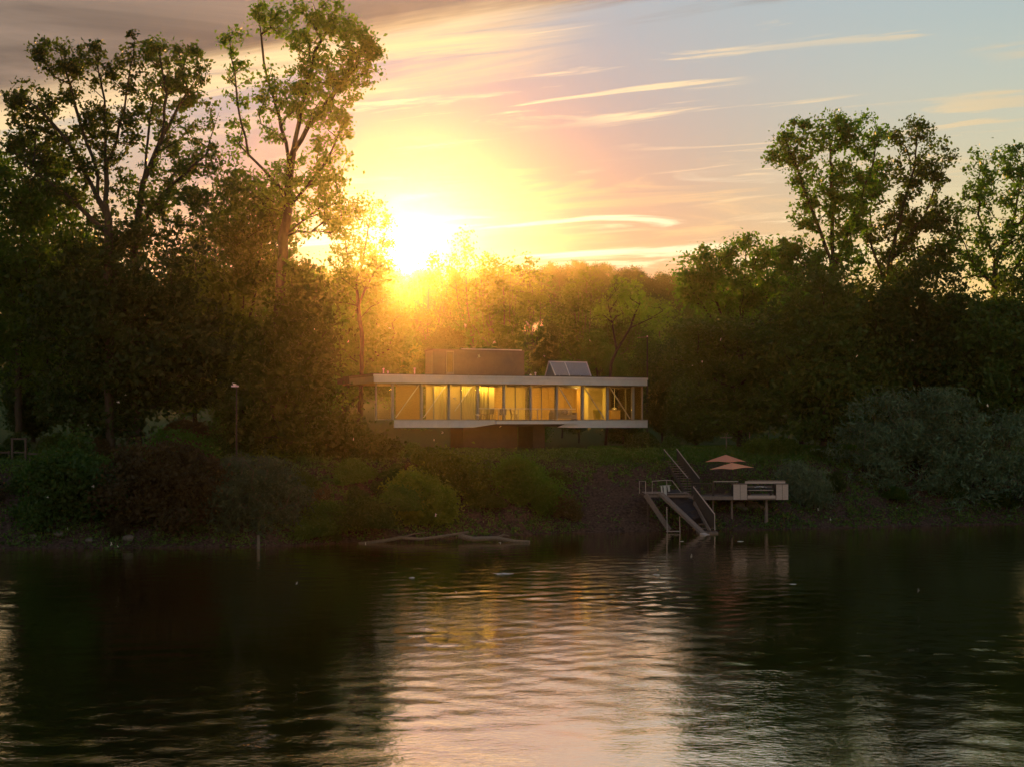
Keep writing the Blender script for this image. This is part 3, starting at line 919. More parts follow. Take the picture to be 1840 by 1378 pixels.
def tree(name, label, base_px, Y, lobes, limbs=None, clumps=260, per=45, leaf=0.24, spread=0.42, mat=None, bark=None, base_r=0.28,
         aspect=0.6, hang=0.0, flat=0.0, shell=0.45, group=None, cat='tree', droop=0.0, tip_r=0.012, dscale=0.85):
    x0 = (base_px - CX) / F * Y
    z0 = float(ground_z(x0, Y))
    base = np.array([x0, Y, z0 - 0.15])
    lb = px_lobes(lobes, Y, dscale)
    cl = in_lobes(lb, clumps, shell)
    cl = cl[cl[:, 2] > ground_z(cl[:, 0], cl[:, 1]) + 0.2]
    if limbs is None:
        mean = cl.mean(0); top = cl[:, 2].max()
        lim = [[base, base * [.6, .6, 0] + mean * [.4, .4, 0] + [0, 0, z0 + 0.45 * (mean[2] - z0)], mean + [0, 0, 0.25 * (top - mean[2])]]]
        for c, r in lb[:7]:
            lim.append([lim[0][1] + (lim[0][2] - lim[0][1]) * rng.random() * 0.7, (lim[0][1] + c) / 2 + [0, 0, 0.3], c])
    else:
        lim = []
        for i, l in enumerate(limbs):
            pts = [at(p[0], p[1], Y + (p[2] if len(p) > 2 else 0)) for p in l]
            if i == 0:
                pts = [base] + pts
            else:
                dev = rng.normal(0, 0.9)
                pts = [p + np.array([0, dev * j / max(1, len(pts) - 1), 0]) for j, p in enumerate(pts)]
            lim.append(pts)
    A, par, tips = grow(lim, cl, droop)
    t = thing(name, label, cat, tuple(base), 0, group)
    link('trunk', wood_mesh('trunk', A - base, par, tips, base_r, tip_r), bark or BARK, t)
    # leaves gather round the twig ends and along the last stretch of twig
    ends = A[tips]; inner = A[par[tips]]
    idx = rng.integers(0, len(tips), clumps * per)
    # clumps differ in size and fullness
    wgt = np.exp(rng.normal(0, 0.55, len(tips))); idx = rng.choice(len(tips), clumps * per, p=wgt / wgt.sum())
    s = rng.random((len(idx), 1)) ** 0.6
    C = inner[idx] + (ends[idx] - inner[idx]) * s
    sp = spread * (0.5 + rng.random(len(tips)))[idx][:, None]
    off = rng.normal(0, 1, C.shape) * sp * [1, 1, 0.75]
    if hang: off[:, 2] = -np.abs(off[:, 2]) * (1 + 2.2 * hang) + 0.2 * sp[:, 0]
    C = C + off
    C = C[C[:, 2] > ground_z(C[:, 0], C[:, 1]) + 0.05]
    link('crown', leaves_mesh('crown', C - base, leaf, aspect, hang, flat), mat or LEAF_MID, t)
    return t


def copy_tree(t, loc, rotz, scale, label=None, group=None, mat=None):
    o = t.copy(); COL.objects.link(o)
    o.location = loc; o.rotation_euler = (0, 0, rotz)
    o.scale = scale if hasattr(scale, '__len__') else (scale, scale, scale)
    if label: o['label'] = label
    if group: o['group'] = group
    for ch in t.children:
        c = ch.copy(); COL.objects.link(c); c.parent = o
    return o


def plant(t, px, Y, top_py, height, label, group, rotz=None, wide=1.0, sink=0.1):
    """a copy of tree t standing on the ground at px and distance Y, its top reaching row top_py; height = t's own height"""
    x = (px - CX) / F * Y
    z = float(ground_z(x, Y))
    s = max(0.3, (CAMZ + (CY - top_py) / F * Y - z) / height)
    return copy_tree(t, (x, Y, z - sink), random.uniform(0, 6.28) if rotz is None else rotz, (s * wide, s * wide, s), label, group)


def own_height(t):
    return max(v.co.z for v in [c for c in t.children if c.name.startswith('crown')][0].data.vertices)


# --- tall trees that stand out against the sky
tall = tree('tall_tree', 'tallest tree, slender bare trunk and open airy crown beside the setting sun', 498, 96,
     [(600, 92, 80, 68), (535, 40, 55, 42), (645, 110, 42, 60), (565, 170, 75, 60), (430, 150, 26, 70), (418, 75, 26, 22), (480, 25, 28, 24), (605, 22, 36, 24),
      (600, 250, 42, 62), (490, 190, 30, 70), (425, 255, 22, 60), (560, 330, 66, 60), (500, 340, 44, 50), (590, 400, 50, 40)],
     [[(500, 560), (514, 400), (522, 300)], [(522, 300), (540, 190), (562, 90), (600, 22)], [(522, 305), (500, 205), (472, 110), (462, 30)],
      [(516, 345), (448, 280), (430, 190), (418, 80)], [(526, 275), (590, 180), (650, 95)], [(516, 380), (585, 290), (622, 200)], [(515, 420), (560, 380), (610, 330)]],
     clumps=720, per=24, leaf=0.26, spread=0.25, mat=LEAF_SUN, bark=BARK, base_r=0.36, shell=0.3)
tree('open_tree', 'wide open crowned tree with upright forked stems next to the leaning tree', 195, 90,
     [(105, 105, 50, 38), (55, 190, 48, 50), (170, 120, 55, 50), (228, 110, 34, 60), (130, 210, 70, 50), (205, 230, 50, 55), (60, 265, 60, 40), (130, 310, 95, 60), (30, 170, 30, 24)],
     [[(194, 420), (190, 300)], [(190, 300), (188, 180), (172, 90)], [(192, 310), (226, 200), (248, 80)], [(188, 380), (120, 250), (70, 195), (25, 170)], [(186, 345), (142, 210), (112, 100)], [(190, 420), (120, 350), (50, 300)]],
     clumps=460, per=24, leaf=0.26, spread=0.25, mat=LEAF_MID, base_r=0.3, shell=0.3)
tree('leaning_tree', 'open tree with dark stems leaning towards the tallest tree', 246, 93,
     [(288, 100, 38, 36), (335, 125, 42, 52), (292, 185, 52, 52), (352, 200, 34, 56), (362, 285, 34, 44), (300, 285, 52, 52), (335, 370, 55, 45), (260, 340, 50, 50)],
     [[(240, 430), (256, 330), (290, 250)], [(290, 250), (300, 170), (286, 90)], [(290, 250), (338, 165), (322, 95)], [(248, 410), (310, 330), (368, 280), (392, 200)], [(256, 330), (262, 250), (268, 180)]],
     clumps=400, per=24, leaf=0.26, spread=0.25, mat=LEAF_MID, base_r=0.3, shell=0.3)
tree('sunlit_tree', 'small thin tree glowing in front of the setting sun', 648, 112,
     [(620, 395, 34, 46), (668, 378, 36, 30), (684, 440, 26, 50), (645, 470, 44, 44), (610, 500, 40, 60), (690, 510, 30, 40)],
     [[(650, 600), (640, 500)], [(642, 520), (622, 450), (612, 380)], [(644, 510), (660, 430), (672, 370)], [(646, 540), (680, 480), (692, 420)]],
     clumps=170, per=34, leaf=0.24, spread=0.4, mat=LEAF_SUN, base_r=0.17, shell=0.3)
tree('tall_tree', 'tall vase shaped tree with three upright stems above the layered tree', 1500, 110,
     [(1428, 258, 40, 42), (1490, 238, 52, 38), (1545, 240, 46, 38), (1478, 320, 62, 56), (1550, 325, 46, 56), (1450, 385, 34, 40), (1522, 395, 46, 48), (1425, 465, 46, 40), (1500, 470, 60, 40), (1396, 285, 18, 14)],
     [[(1497, 490)], [(1497, 490), (1475, 420), (1440, 330), (1412, 255), (1388, 288)], [(1497, 485), (1495, 360), (1488, 225)], [(1500, 485), (1530, 400), (1560, 315), (1578, 230)], [(1498, 520), (1450, 480), (1400, 450)]],
     clumps=520, per=28, leaf=0.29, spread=0.29, mat=LEAF_SUN, base_r=0.32, shell=0.3)
tree('tall_tree', 'tall tree with a forked trunk behind the big willow shrub', 1592, 114,
     [(1640, 245, 44, 36), (1682, 295, 36, 46), (1612, 325, 54, 54), (1662, 370, 54, 54), (1600, 420, 52, 44), (1692, 430, 36, 56), (1640, 480, 70, 40)],
     [[(1588, 560), (1600, 465)], [(1600, 465), (1620, 380), (1642, 300), (1646, 235)], [(1600, 475), (1660, 390), (1692, 305)], [(1592, 520), (1566, 430), (1574, 335)]],
     clumps=440, per=26, leaf=0.29, spread=0.29, mat=LEAF_MID, base_r=0.32, shell=0.3)
tree('tall_tree', 'thin topped tree with loose hanging sprays next to the forked tree', 1790, 112,
     [(1768, 298, 38, 30), (1830, 292, 44, 36), (1758, 372, 40, 54), (1830, 380, 44, 56), (1795, 460, 74, 54), (1718, 440, 32, 56), (1885, 400, 60, 90)],
     [[(1786, 560), (1790, 470)], [(1790, 470), (1760, 385), (1772, 285)], [(1790, 475), (1828, 385), (1846, 290)], [(1788, 520), (1740, 460), (1715, 400)]],
     clumps=420, per=24, leaf=0.29, spread=0.29, mat=LEAF_MID, base_r=0.3, shell=0.3)

# --- dense trees of the wood
def dense(name, label, bpx, Y, lobes, mat, clumps=300, per=60, leaf=0.32, spread=0.6, **kw):
    return tree(name, label, bpx, Y, lobes, None, clumps, per, leaf, spread, mat, base_r=kw.pop('base_r', 0.25), shell=kw.pop('shell', 0.6), **kw)


d1 = dense('dense_tree', 'dense dark green broadleaf tree below the open crowned tree', 30, 96,
           [(40, 320, 100, 90), (-30, 400, 110, 110), (80, 440, 110, 100), (10, 540, 130, 110), (100, 600, 110, 100)], LEAF_MID, 420, 62)
d2 = dense('dense_tree', 'round topped bushy tree between the leaning tree and the tallest tree', 440, 100,
           [(430, 390, 58, 85), (470, 430, 60, 90), (400, 480, 75, 90), (470, 560, 95, 110), (400, 640, 90, 90)], LEAF_MID, 420, 62)
d3 = dense('dense_tree', 'dark dense tree under the stems of the leaning tree', 250, 91,
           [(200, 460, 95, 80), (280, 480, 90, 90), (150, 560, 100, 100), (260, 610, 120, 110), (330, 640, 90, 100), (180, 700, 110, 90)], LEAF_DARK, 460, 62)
d4 = dense('dense_tree', 'tangled leafy tree around the foot of the tallest tree', 550, 91,
           [(545, 530, 50, 50), (552, 600, 46, 70), (520, 640, 66, 70), (480, 660, 60, 70), (535, 700, 58, 70), (490, 730, 88, 80)], LEAF_MID, 400, 60)
d5 = dense('dense_tree', 'yellow green spreading tree between house and vase shaped tree', 1330, 120,
           [(1262, 480, 48, 38), (1340, 455, 52, 34), (1400, 480, 50, 46), (1300, 520, 80, 46), (1390, 540, 70, 46), (1240, 515, 34, 34)], LEAF_SUN, 300, 46, 0.3, 0.40, shell=0.45)
d6 = dense('layered_tree', 'dark tree with flat layered boughs beside the glass house', 1330, 108,
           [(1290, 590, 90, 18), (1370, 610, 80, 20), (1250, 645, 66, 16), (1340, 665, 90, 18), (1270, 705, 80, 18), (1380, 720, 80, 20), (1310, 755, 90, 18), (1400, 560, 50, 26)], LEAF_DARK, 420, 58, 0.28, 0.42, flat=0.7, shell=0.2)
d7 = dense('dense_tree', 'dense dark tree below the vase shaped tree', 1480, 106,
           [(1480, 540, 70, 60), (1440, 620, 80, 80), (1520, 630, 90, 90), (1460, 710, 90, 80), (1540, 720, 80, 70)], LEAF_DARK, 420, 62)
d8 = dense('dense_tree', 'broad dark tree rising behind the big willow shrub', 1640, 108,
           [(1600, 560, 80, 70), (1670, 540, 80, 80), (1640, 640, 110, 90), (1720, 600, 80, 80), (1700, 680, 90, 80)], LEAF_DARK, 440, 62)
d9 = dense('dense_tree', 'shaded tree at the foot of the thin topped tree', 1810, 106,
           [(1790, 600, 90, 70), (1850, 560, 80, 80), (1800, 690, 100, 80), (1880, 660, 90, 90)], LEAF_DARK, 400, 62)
d10 = dense('dense_tree', 'leafy tree standing close behind the house\'s overhanging roof end', 640, 118,
            [(640, 560, 50, 60), (690, 600, 50, 60), (620, 640, 60, 70), (690, 660, 50, 60)], LEAF_SUN, 300, 50)
H = {k: own_height(v) for k, v in dict(d1=d1, d2=d2, d4=d4, d5=d5, d7=d7, d8=d8).items()}

# --- thin upright trees on the slope behind the house
def upright(label, px, Y, top, w, mat, n=150, per=26):
    h = 780 - top
    lob = [(px + rng.normal(0, w * .35), top + h * f, w * (0.35 + 0.5 * f), h * 0.16) for f in (0.10, 0.2, 0.32, 0.44, 0.56, 0.7)]
    lim = [[(px, 640), (px + rng.normal(0, 6), top + 90), (px + rng.normal(0, 5), top + 6)]]
    for i in range(5):
        sx = rng.uniform(-w, w)
        lim.append([(px, 650 - i * 10), (px + sx * .6, top + 120), (px + sx * 0.9, top + rng.uniform(10, 60))])
    return tree('upright_tree', label, px, Y, lob, lim, n, per, 0.42, 0.6, mat, BARK_PALE, 0.2, shell=0.25, tip_r=0.022, group='thin upright trees on the slope behind the house')


UPL = 'thin upright spring tree on the slope behind the glass house'
u1 = upright(UPL, 850, 205, 425, 50, LEAF_SUN)
u2 = upright(UPL, 770, 196, 462, 42, LEAF_SUN)
u3 = upright(UPL, 960, 210, 468, 60, LEAF_SUN, 190, 30)
u4 = upright(UPL, 1050, 204, 492, 60, LEAF_SUN, 190, 32)
hu = {id(t): own_height(t) for t in (u1, u2, u3, u4)}
for px, Y, top, t, w in ((805, 212, 440, u3, .8), (905, 196, 452, u2, 1.2), (1005, 221, 486, u1, 1.3), (1100, 196, 520, u3, 1.1), (1145, 212, 528, u4, 1.0), (1185, 198, 545, u2, 1.4),
                         (735, 210, 490, u4, 1.0), (700, 198, 520, u3, 1.0), (880, 230, 470, u4, 1.1), (1205, 224, 530, u3, 1.2)):
    plant(t, px, Y, top, hu[id(t)], UPL, 'thin upright trees on the slope behind the house', wide=w)

# low thicket trees on the slope below them
for px, Y, top, t, k, w in ((720, 150, 600, d10, None, 1.1), (800, 165, 580, d5, 'd5', 1.0), (900, 160, 580, d4, 'd4', .9), (985, 170, 570, d2, 'd2', .9), (1075, 160, 585, d5, 'd5', 1.0), (1160, 165, 590, d4, 'd4', .9), (1010, 140, 640, d5, 'd5', .9),
                            (1040, 130, 690, d2, 'd2', 1.2), (1120, 128, 690, d4, 'd4', 1.3), (1190, 126, 690, d2, 'd2', 1.2), (960, 130, 700, d4, 'd4', 1.2), (850, 150, 640, d2, 'd2', 1.0), (1215, 140, 600, d8, 'd8', .8), (760, 145, 640, d4, 'd4', 1.0), (1110, 145, 630, d2, 'd2', 1.0)):
    plant(t, px, Y, top, H[k] if k else own_height(t), 'low bushy tree in the thicket right behind the glass house', 'bushy trees behind the glass house', wide=w)
# leaning bare-stemmed tree behind the skylight
tree('leaning_tree', 'young tree with a dark leaning forked trunk behind the rooftop skylight', 1088, 122,
     [(1140, 545, 34, 26), (1090, 560, 30, 24), (1180, 560, 24, 22), (1120, 520, 30, 18)],
     [[(1098, 655), (1108, 630), (1132, 590), (1150, 545)], [(1108, 630), (1100, 580), (1092, 540)], [(1132, 590), (1165, 575), (1190, 560)]],
     clumps=70, per=18, leaf=0.28, spread=0.45, mat=LEAF_SUN, base_r=0.13, shell=0.3)

# far trees on the hill and the woods that run on past both sides of the picture
FAR = 'distant tree on the wooded hilltop behind the valley'
for px in range(330, 1560, 20):
    Y = random.uniform(400, 440)
    top = np.interp(px, [330, 760, 1000, 1040, 1200, 1560], [470, 478, 470, 462, 480, 500]) + random.uniform(-4, 9)
    t, k = random.choice(((d1, 'd1'), (d2, 'd2'), (d7, 'd7'), (d8, 'd8')))
    plant(t, px + random.uniform(-14, 14), Y, top, H[k], FAR, 'far trees on the hilltop', wide=random.uniform(.75, 1.0))
HILL = 'leafy tree on the hillside between the thicket and the hilltop wood'
for i in range(34):
    px = random.uniform(560, 1320); Y = random.uniform(250, 380)
    top = np.interp(Y, [250, 380], [560, 495]) + random.uniform(-12, 14)
    t, k = random.choice(((d1, 'd1'), (d2, 'd2'), (d4, 'd4'), (d5, 'd5')))
    plant(t, px, Y, top, H[k], HILL, 'trees on the hillside', wide=random.uniform(.9, 1.3))
SIDE = 'dense tree filling the wood behind the front row of trees'
for px, Y, top, t, k in ((-60, 110, 330, d1, 'd1'), (130, 118, 400, d8, 'd8'), (350, 116, 440, d2, 'd2'), (520, 118, 470, d4, 'd4'), (-170, 96, 280, d2, 'd2'), (-330, 100, 250, d1, 'd1'),
                         (1440, 128, 520, d8, 'd8'), (1560, 130, 540, d7, 'd7'), (1680, 126, 530, d8, 'd8'), (1800, 128, 520, d1, 'd1'), (1960, 110, 380, d1, 'd1'), (2110, 112, 300, d2, 'd2'), (1250, 118, 640, d7, 'd7'), (1340, 116, 650, d2, 'd2'), (1290, 160, 560, d8, 'd8'), (1400, 165, 540, d1, 'd1'), (1230, 175, 560, d7, 'd7'), (1500, 170, 560, d2, 'd2'), (1620, 165, 555, d8, 'd8'), (1740, 170, 550, d7, 'd7'), (60, 125, 560, d7, 'd7'), (230, 120, 560, d8, 'd8'), (430, 125, 560, d7, 'd7'), (620, 140, 560, d8, 'd8')):
    plant(t, px, Y, top, H[k], SIDE, 'trees filling the wood behind', wide=1.0)

# --- shrubs on the bank
def shrub(name, label, bpx, Y, lobes, mat, clumps=200, per=60, leaf=0.2, spread=0.35, **kw):
    return tree(name, label, bpx, Y, lobes, None, clumps, per, leaf, spread, mat, base_r=kw.pop('base_r', 0.09), shell=kw.pop('shell', 0.65), cat='shrub', tip_r=kw.pop('twig', 0.008), **kw)


shrub('willow_shrub', 'huge grey green willow shrub on the bank beside the deck', 1650, 101,
      [(1600, 750, 85, 62), (1690, 745, 70, 55), (1740, 790, 90, 70), (1550, 820, 70, 70), (1650, 830, 100, 80), (1760, 860, 90, 70), (1810, 800, 50, 70), (1570, 885, 75, 40), (1690, 895, 110, 36)],
      LEAF_GREY, 620, 56, 0.36, 0.5, aspect=0.22, hang=0.15, twig=0.014, bark=BARK_PALE)
shrub('willow_shrub', 'small feathery grey green willow hanging beside the deck\'s pale planter', 1440, 97,
      [(1430, 850, 34, 26), (1460, 870, 34, 34), (1430, 890, 30, 34)], LEAF_GREY, 150, 60, 0.36, 0.32, aspect=0.16, hang=0.6)
shrub('willow_shrub', 'grey green twiggy willow leaning over the water below the lamp pole', 450, 82,
      [(450, 850, 70, 40), (420, 890, 70, 45), (490, 890, 70, 50), (450, 935, 95, 34), (390, 940, 50, 26)], LEAF_GREY, 360, 46, 0.33, 0.36, aspect=0.2, hang=0.2, bark=BARK_PALE, twig=0.02)
shrub('leafy_shrub', 'light green leafy shrub below the house\'s floor edge', 805, 90,
      [(790, 845, 50, 38), (830, 870, 46, 42), (775, 890, 48, 42), (820, 920, 58, 32)], LEAF_SUN, 260, 60, 0.22, 0.3)
shrub('leafy_shrub', 'rounded full green shrub under the house\'s support wall', 930, 92,
      [(925, 865, 50, 38), (960, 890, 40, 44), (910, 910, 56, 38), (950, 920, 40, 30)], LEAF_SUN, 300, 60, 0.24, 0.3, aspect=0.35)
shrub('leafy_shrub', 'small brown shrub at the waterside next to the bare slope', 1015, 92.5,
      [(1010, 915, 24, 26), (1025, 935, 22, 20)], LEAF_BROWN, 110, 50, 0.18, 0.22)
shrub('leafy_shrub', 'bright green bush on the lawn edge behind the orange parasols', 1385, 104,
      [(1365, 815, 32, 16), (1405, 812, 34, 16), (1385, 825, 46, 14)], LEAF_MID, 170, 50, 0.22, 0.28)
s_a = shrub('leafy_shrub', 'big drooping bush in front of the house\'s overhanging roof end', 660, 93,
      [(668, 808, 44, 36), (610, 785, 44, 44), (600, 830, 66, 55), (680, 850, 54, 50), (640, 890, 80, 44), (560, 800, 60, 50)], LEAF_MID, 420, 60, 0.25, 0.38)
s_b = shrub('leafy_shrub', 'large brownish thicket bush between the twiggy willow and the feathery bush', 300, 82,
      [(290, 830, 80, 40), (340, 860, 66, 46), (240, 880, 80, 46), (300, 920, 90, 40)], LEAF_BROWN, 320, 58, 0.22, 0.36)
s_c = shrub('leafy_shrub', 'dark waterside bush with a feathery top near the wooden gate frame', 130, 81,
      [(140, 800, 30, 34), (110, 850, 60, 36), (150, 880, 66, 44), (100, 925, 80, 38), (40, 935, 60, 34)], LEAF_DARK, 300, 58, 0.22, 0.34)
HS = {id(t): own_height(t) for t in (s_a, s_b, s_c)}
shrub('leafy_shrub', 'bright yellow green shrub at the waterside behind the arched driftwood', 750, 86.5,
      [(745, 880, 46, 34), (775, 905, 44, 34), (725, 920, 50, 28)], LEAF_SUN, 230, 58, 0.23, 0.3)
WL = {id(s_a): 'mid green drooping bush in the bank thicket between gate frame and driftwood', id(s_b): 'smaller brownish bush in the bank thicket between gate frame and driftwood', id(s_c): 'low dark bush in the bank thicket between gate frame and driftwood'}
for px, Y, top, t in ((40, 84, 880, s_c), (210, 83, 850, s_c), (365, 87, 800, s_a), (480, 90, 770, s_a), (540, 86, 840, s_a), (580, 84.5, 880, s_b), (690, 88, 880, s_c), (740, 90, 860, s_b), (730, 95, 820, s_a), (-60, 82, 830, s_b), (270, 88, 760, s_a), (180, 90, 780, s_b), (430, 92, 740, s_c), (640, 86, 890, s_c), (340, 80.5, 930, s_c), (220, 80.5, 930, s_b), (330, 93, 740, s_b), (110, 92, 770, s_a), (30, 93, 770, s_c), (400, 96, 740, s_a), (560, 97, 740, s_c), (-20, 88, 860, s_a), (620, 88, 815, s_a), (700, 90, 825, s_a), (560, 85, 860, s_a), (660, 84.5, 905, s_b), (750, 87.5, 900, s_a), (600, 82.5, 915, s_c), (560, 81.8, 890, s_a), (640, 84, 880, s_a), (760, 88.5, 880, s_a), (700, 87, 860, s_a), (860, 90, 890, s_a), (980, 91.5, 880, s_a), (1010, 95, 845, s_a)):
    plant(t, px, Y, top, HS[id(t)], WL[id(t)], WL[id(t)].split(' bush')[0] + ' bushes of the bank thicket')
WR = {id(s_a): 'mid green bush on the bank around the foot of the huge willow shrub', id(s_c): 'low dark bush at the waterline below the huge willow shrub'}
for px, Y, top, t in ((1500, 98.5, 900, s_c), (1600, 99, 905, s_a), (1720, 99.5, 900, s_c), (1820, 100, 880, s_a), (1470, 103, 850, s_a), (1900, 101, 820, s_a)):
    plant(t, px, Y, top, HS[id(t)], WR[id(t)], WR[id(t)].split(' bush')[0] + ' bushes by the willow shrub')

# clipped hedges and domes on the lawn
def clipped(name, label, px0, px1, Y, top, depth, n, dome=False):
    x0, x1 = (px0 - CX) / F * Y, (px1 - CX) / F * Y
    cx = (x0 + x1) / 2
    z0 = float(ground_z(cx, Y)); z1 = CAMZ + (CY - top) / F * Y
    t = thing(name, label, 'hedge' if not dome else 'shrub', (cx, Y, z0 - 0.1))
    w, h = (x1 - x0) / 2, z1 - z0 + 0.1
    d = rng.normal(0, 1, (n, 3)); d[:, 2] = np.abs(d[:, 2]); d /= np.linalg.norm(d, axis=1, keepdims=True)
    if dome:
        P = d * [w, depth, h]
    else:
        e = np.max(np.abs(d) ** 1.0, axis=1, keepdims=True)
        P = d / e * [w, depth, h]
        P[:, 0] = P[:, 0] * 0.0 + np.where(np.abs(d[:, 0:1] / e) > 0.999, d[:, 0:1] / e * w, rng.uniform(-w, w, (n, 1)))[:, 0]
    P *= (0.9 + 0.12 * rng.random((n, 1)))
    P[:, 2] += 0.06 * np.sin(P[:, 0] * 2.1)
    link('crown', leaves_mesh('crown', P, 0.13, 0.6), LEAF_HEDGE, t)
    for i in range(max(1, int(w * 1.2))):
        m = MB()
        x = -w * .8 + 1.6 * w * (i + .5) / max(1, int(w * 1.2))
        m.tube([(x, 0, 0), (x + .04, .02, h * .45), (x - .05, 0, h * .8)], [.05, .035, .012], 6)
        m.tube([(x, 0, h * .2), (x + w * .2, depth * .3, h * .6)], [.03, .01], 5)
        m.tube([(x, 0, h * .25), (x - w * .2, -depth * .3, h * .6)], [.03, .01], 5)
        m.build('trunk', BARK, t)
    return t


clipped('clipped_dome', 'larger clipped dome shrub on the lawn beneath the house\'s far end', 1119, 1187, 106, 776, 1.4, 5200, True)
clipped('clipped_dome', 'smaller clipped dome shrub next to the upper stair rails', 1186, 1223, 105.5, 782, 0.9, 3200, True)
clipped('hedge', 'long low hedge on the lawn edge below the house', 985, 1180, 103.5, 806, 0.8, 9000)
clipped('hedge', 'short hedge on top of the bank behind the orange parasols', 1215, 1345, 106.5, 802, 0.6, 5000)
clipped('hedge', 'low hedge running under the house beside its support wall', 735, 905, 102, 806, 0.7, 6000)


# ground cover on the slope
def cover():
    pts = []
    n = 90000
    x = rng.uniform(-48, 52, n); dd = rng.uniform(0.1, 12, n)
    y = np.interp(x, SHX, SHY) + dd
    keep = rng.random(n) < 0.25 + 0.75 * (np.sin(x * 1.3 + 2 * np.sin(y)) * np.sin(y * 1.1 + x * .4) > -0.2)
    wob = np.sin(dd * 1.9) * .5 + np.sin(dd * 4.7 + x) * .3
    bare = (x > 4.0 + wob + .15 * dd) & (x < 9.6 + wob) & (dd < 6.2 + 1.2 * np.sin(x * 2.3))
    keep &= ~bare | (rng.random(n) < 0.05)
    x, y = x[keep], y[keep]
    z = ground_z(x, y) + np.abs(rng.normal(0, 0.16, len(x)))
    return np.stack([x, y, z], 1)


tag(link('bank_undergrowth', leaves_mesh('bank_undergrowth', cover(), 0.22, 0.4), LEAF_HEDGE), 'ivy and weeds covering the sloping river bank', 'undergrowth', kind='stuff')


def grass():
    n = 60000
    x = rng.uniform(6, 40, n); y = np.interp(x, SHX, SHY) + rng.uniform(8, 22, n)
    C = np.stack([x, y, ground_z(x, y) + 0.05], 1)
    d = np.stack([rng.normal(0, .3, n), rng.normal(0, .3, n), np.ones(n)], 1)
    d /= np.linalg.norm(d, axis=1, keepdims=True)
    s = np.stack([rng.normal(0, 1, n), rng.normal(0, 1, n), np.zeros(n)], 1); s /= np.linalg.norm(s, axis=1, keepdims=True)
    L = 0.16 * np.exp(rng.normal(0, .3, (n, 1)))
    V = np.stack([C - s * .03 - d * .06, C + s * .03 - d * .06, C + d * L], 1).reshape(-1, 3)
    return new_mesh('lawn_grass', V, np.arange(n * 3).reshape(n, 3))


tag(link('lawn_grass', grass(), LEAF_MID), 'short green lawn grass behind the deck', 'grass', kind='stuff')

# ------------------------------------------------------------------ the deck, stairs and slipway at the water
WOOD = material('weathered_wood', (0.26, 0.18, 0.155), 0.8, 0.3, 5.0, 0.3, stretch=(6, 1, 1))
WOOD_PALE = material('pale_boards', (0.60, 0.45, 0.42), 0.75, 0.15, 5.0, 0.2, stretch=(1, 1, 6))
WOOD_DARK = material('dark_wood', (0.085, 0.06, 0.052), 0.8, 0.3, 5.0, 0.3, stretch=(1, 1, 5))
RAILM = material('galvanised_rail', (0.44, 0.36, 0.34), 0.45, 0.15, 6.0)
TARP = material('dark_tarpaulin', (0.030, 0.020, 0.024), 0.55, 0.25, 2.5, 0.2)
PARASOL = leaf_material('orange_canvas', (0.92, 0.38, 0.22), (0.97, 0.45, 0.28), (0.97, 0.50, 0.30), 0.25, 0.85)
CLOTH = material('pale_cloth', (0.55, 0.52, 0.52), 0.9, 0.1, 5.0)
CUSHION = material('dark_cushion', (0.05, 0.045, 0.045), 0.9, 0.2, 4.0)
STONE = material('stone', (0.16, 0.125, 0.11), 0.9, 0.35, 4.0, 0.6)
EARTH = material('earth_clods', (0.085, 0.056, 0.046), 0.95, 0.35, 5.0, 0.5)
DRIFT = material('driftwood', (0.23, 0.17, 0.13), 0.85, 0.3, 6.0, 0.5, stretch=(1, 4, 4))

DY = 93.0
DZ = 2.18


def dx_(px, Y=DY):
    return (px - CX) / F * Y


def dzz(py, Y=DY):
    return CAMZ + (CY - py) / F * Y


X0, X1 = dx_(1225), dx_(1416)
deck = thing('river_deck', 'wooden river deck on posts with balustrade and pale planter boxes', 'deck', ((X0 + X1) / 2, DY, 0), 0.0)
ox = (X0 + X1) / 2


def dbox(mb, x0, x1, y0, y1, z0, z1):
    return mb.box(x0 - ox, x1 - ox, y0 - DY, y1 - DY, z0, z1)


nb = 22
for i in range(nb):                                   # deck boards run from front to back
    w = (X1 - X0) / nb
    dbox(MB(), X0 + i * w + .012, X0 + (i + 1) * w - .012, DY - .02, DY + 4.2, DZ - .04, DZ + random.uniform(-.004, .004)).build('board', WOOD, deck)
dbox(MB(), X0, X1, DY - .07, DY - .025, DZ - .24, DZ + .0).build('edge_board', WOOD, deck)
for y in (DY + .3, DY + 2.0, DY + 3.8):
    dbox(MB(), X0 + .1, X1 - .1, y, y + .12, DZ - .22, DZ - .045).build('beam', WOOD_DARK, deck)
for px, y, r in ((1281, DY + .36, .05), (1315, DY + .36, .075), (1377, DY + .36, .085), (1300, DY + 3.0, .06), (1345, DY + 3.0, .06), (1402, DY + 3.2, .06)):
    x = dx_(px, y)
    zg = float(ground_z(x, y)) - .25
    MB().tube([(x - ox, y - DY, zg), (x - ox, y - DY, DZ - .225)], [r * (1.6 if px == 1377 else 1.0), r], 10).build('support_post', WOOD, deck)
# balustrade: dark section, then the lighter section with a bright handrail
def balustrade(x0, x1, y, mat, rmat, h=.92, step=.13):
    dbox(MB(), x0, x1, y - .03, y + .03, DZ + h - .06, DZ + h).build('handrail', rmat, deck)
    dbox(MB(), x0, x1, y - .02, y + .02, DZ + .08, DZ + .13).build('bottom_rail', mat, deck)
    n = int((x1 - x0) / step)
    for i in range(n + 1):
        x = x0 + .03 + (x1 - x0 - .06) * i / n
        dbox(MB(), x - .014, x + .014, y - .012, y + .012, DZ + .131, DZ + h - .062).build('baluster', mat, deck)
    for x in (x0, x1):
        dbox(MB(), x - .035, x + .035, y + .032, y + .10, DZ + .003, DZ + h + .03).build('newel_post', mat, deck)


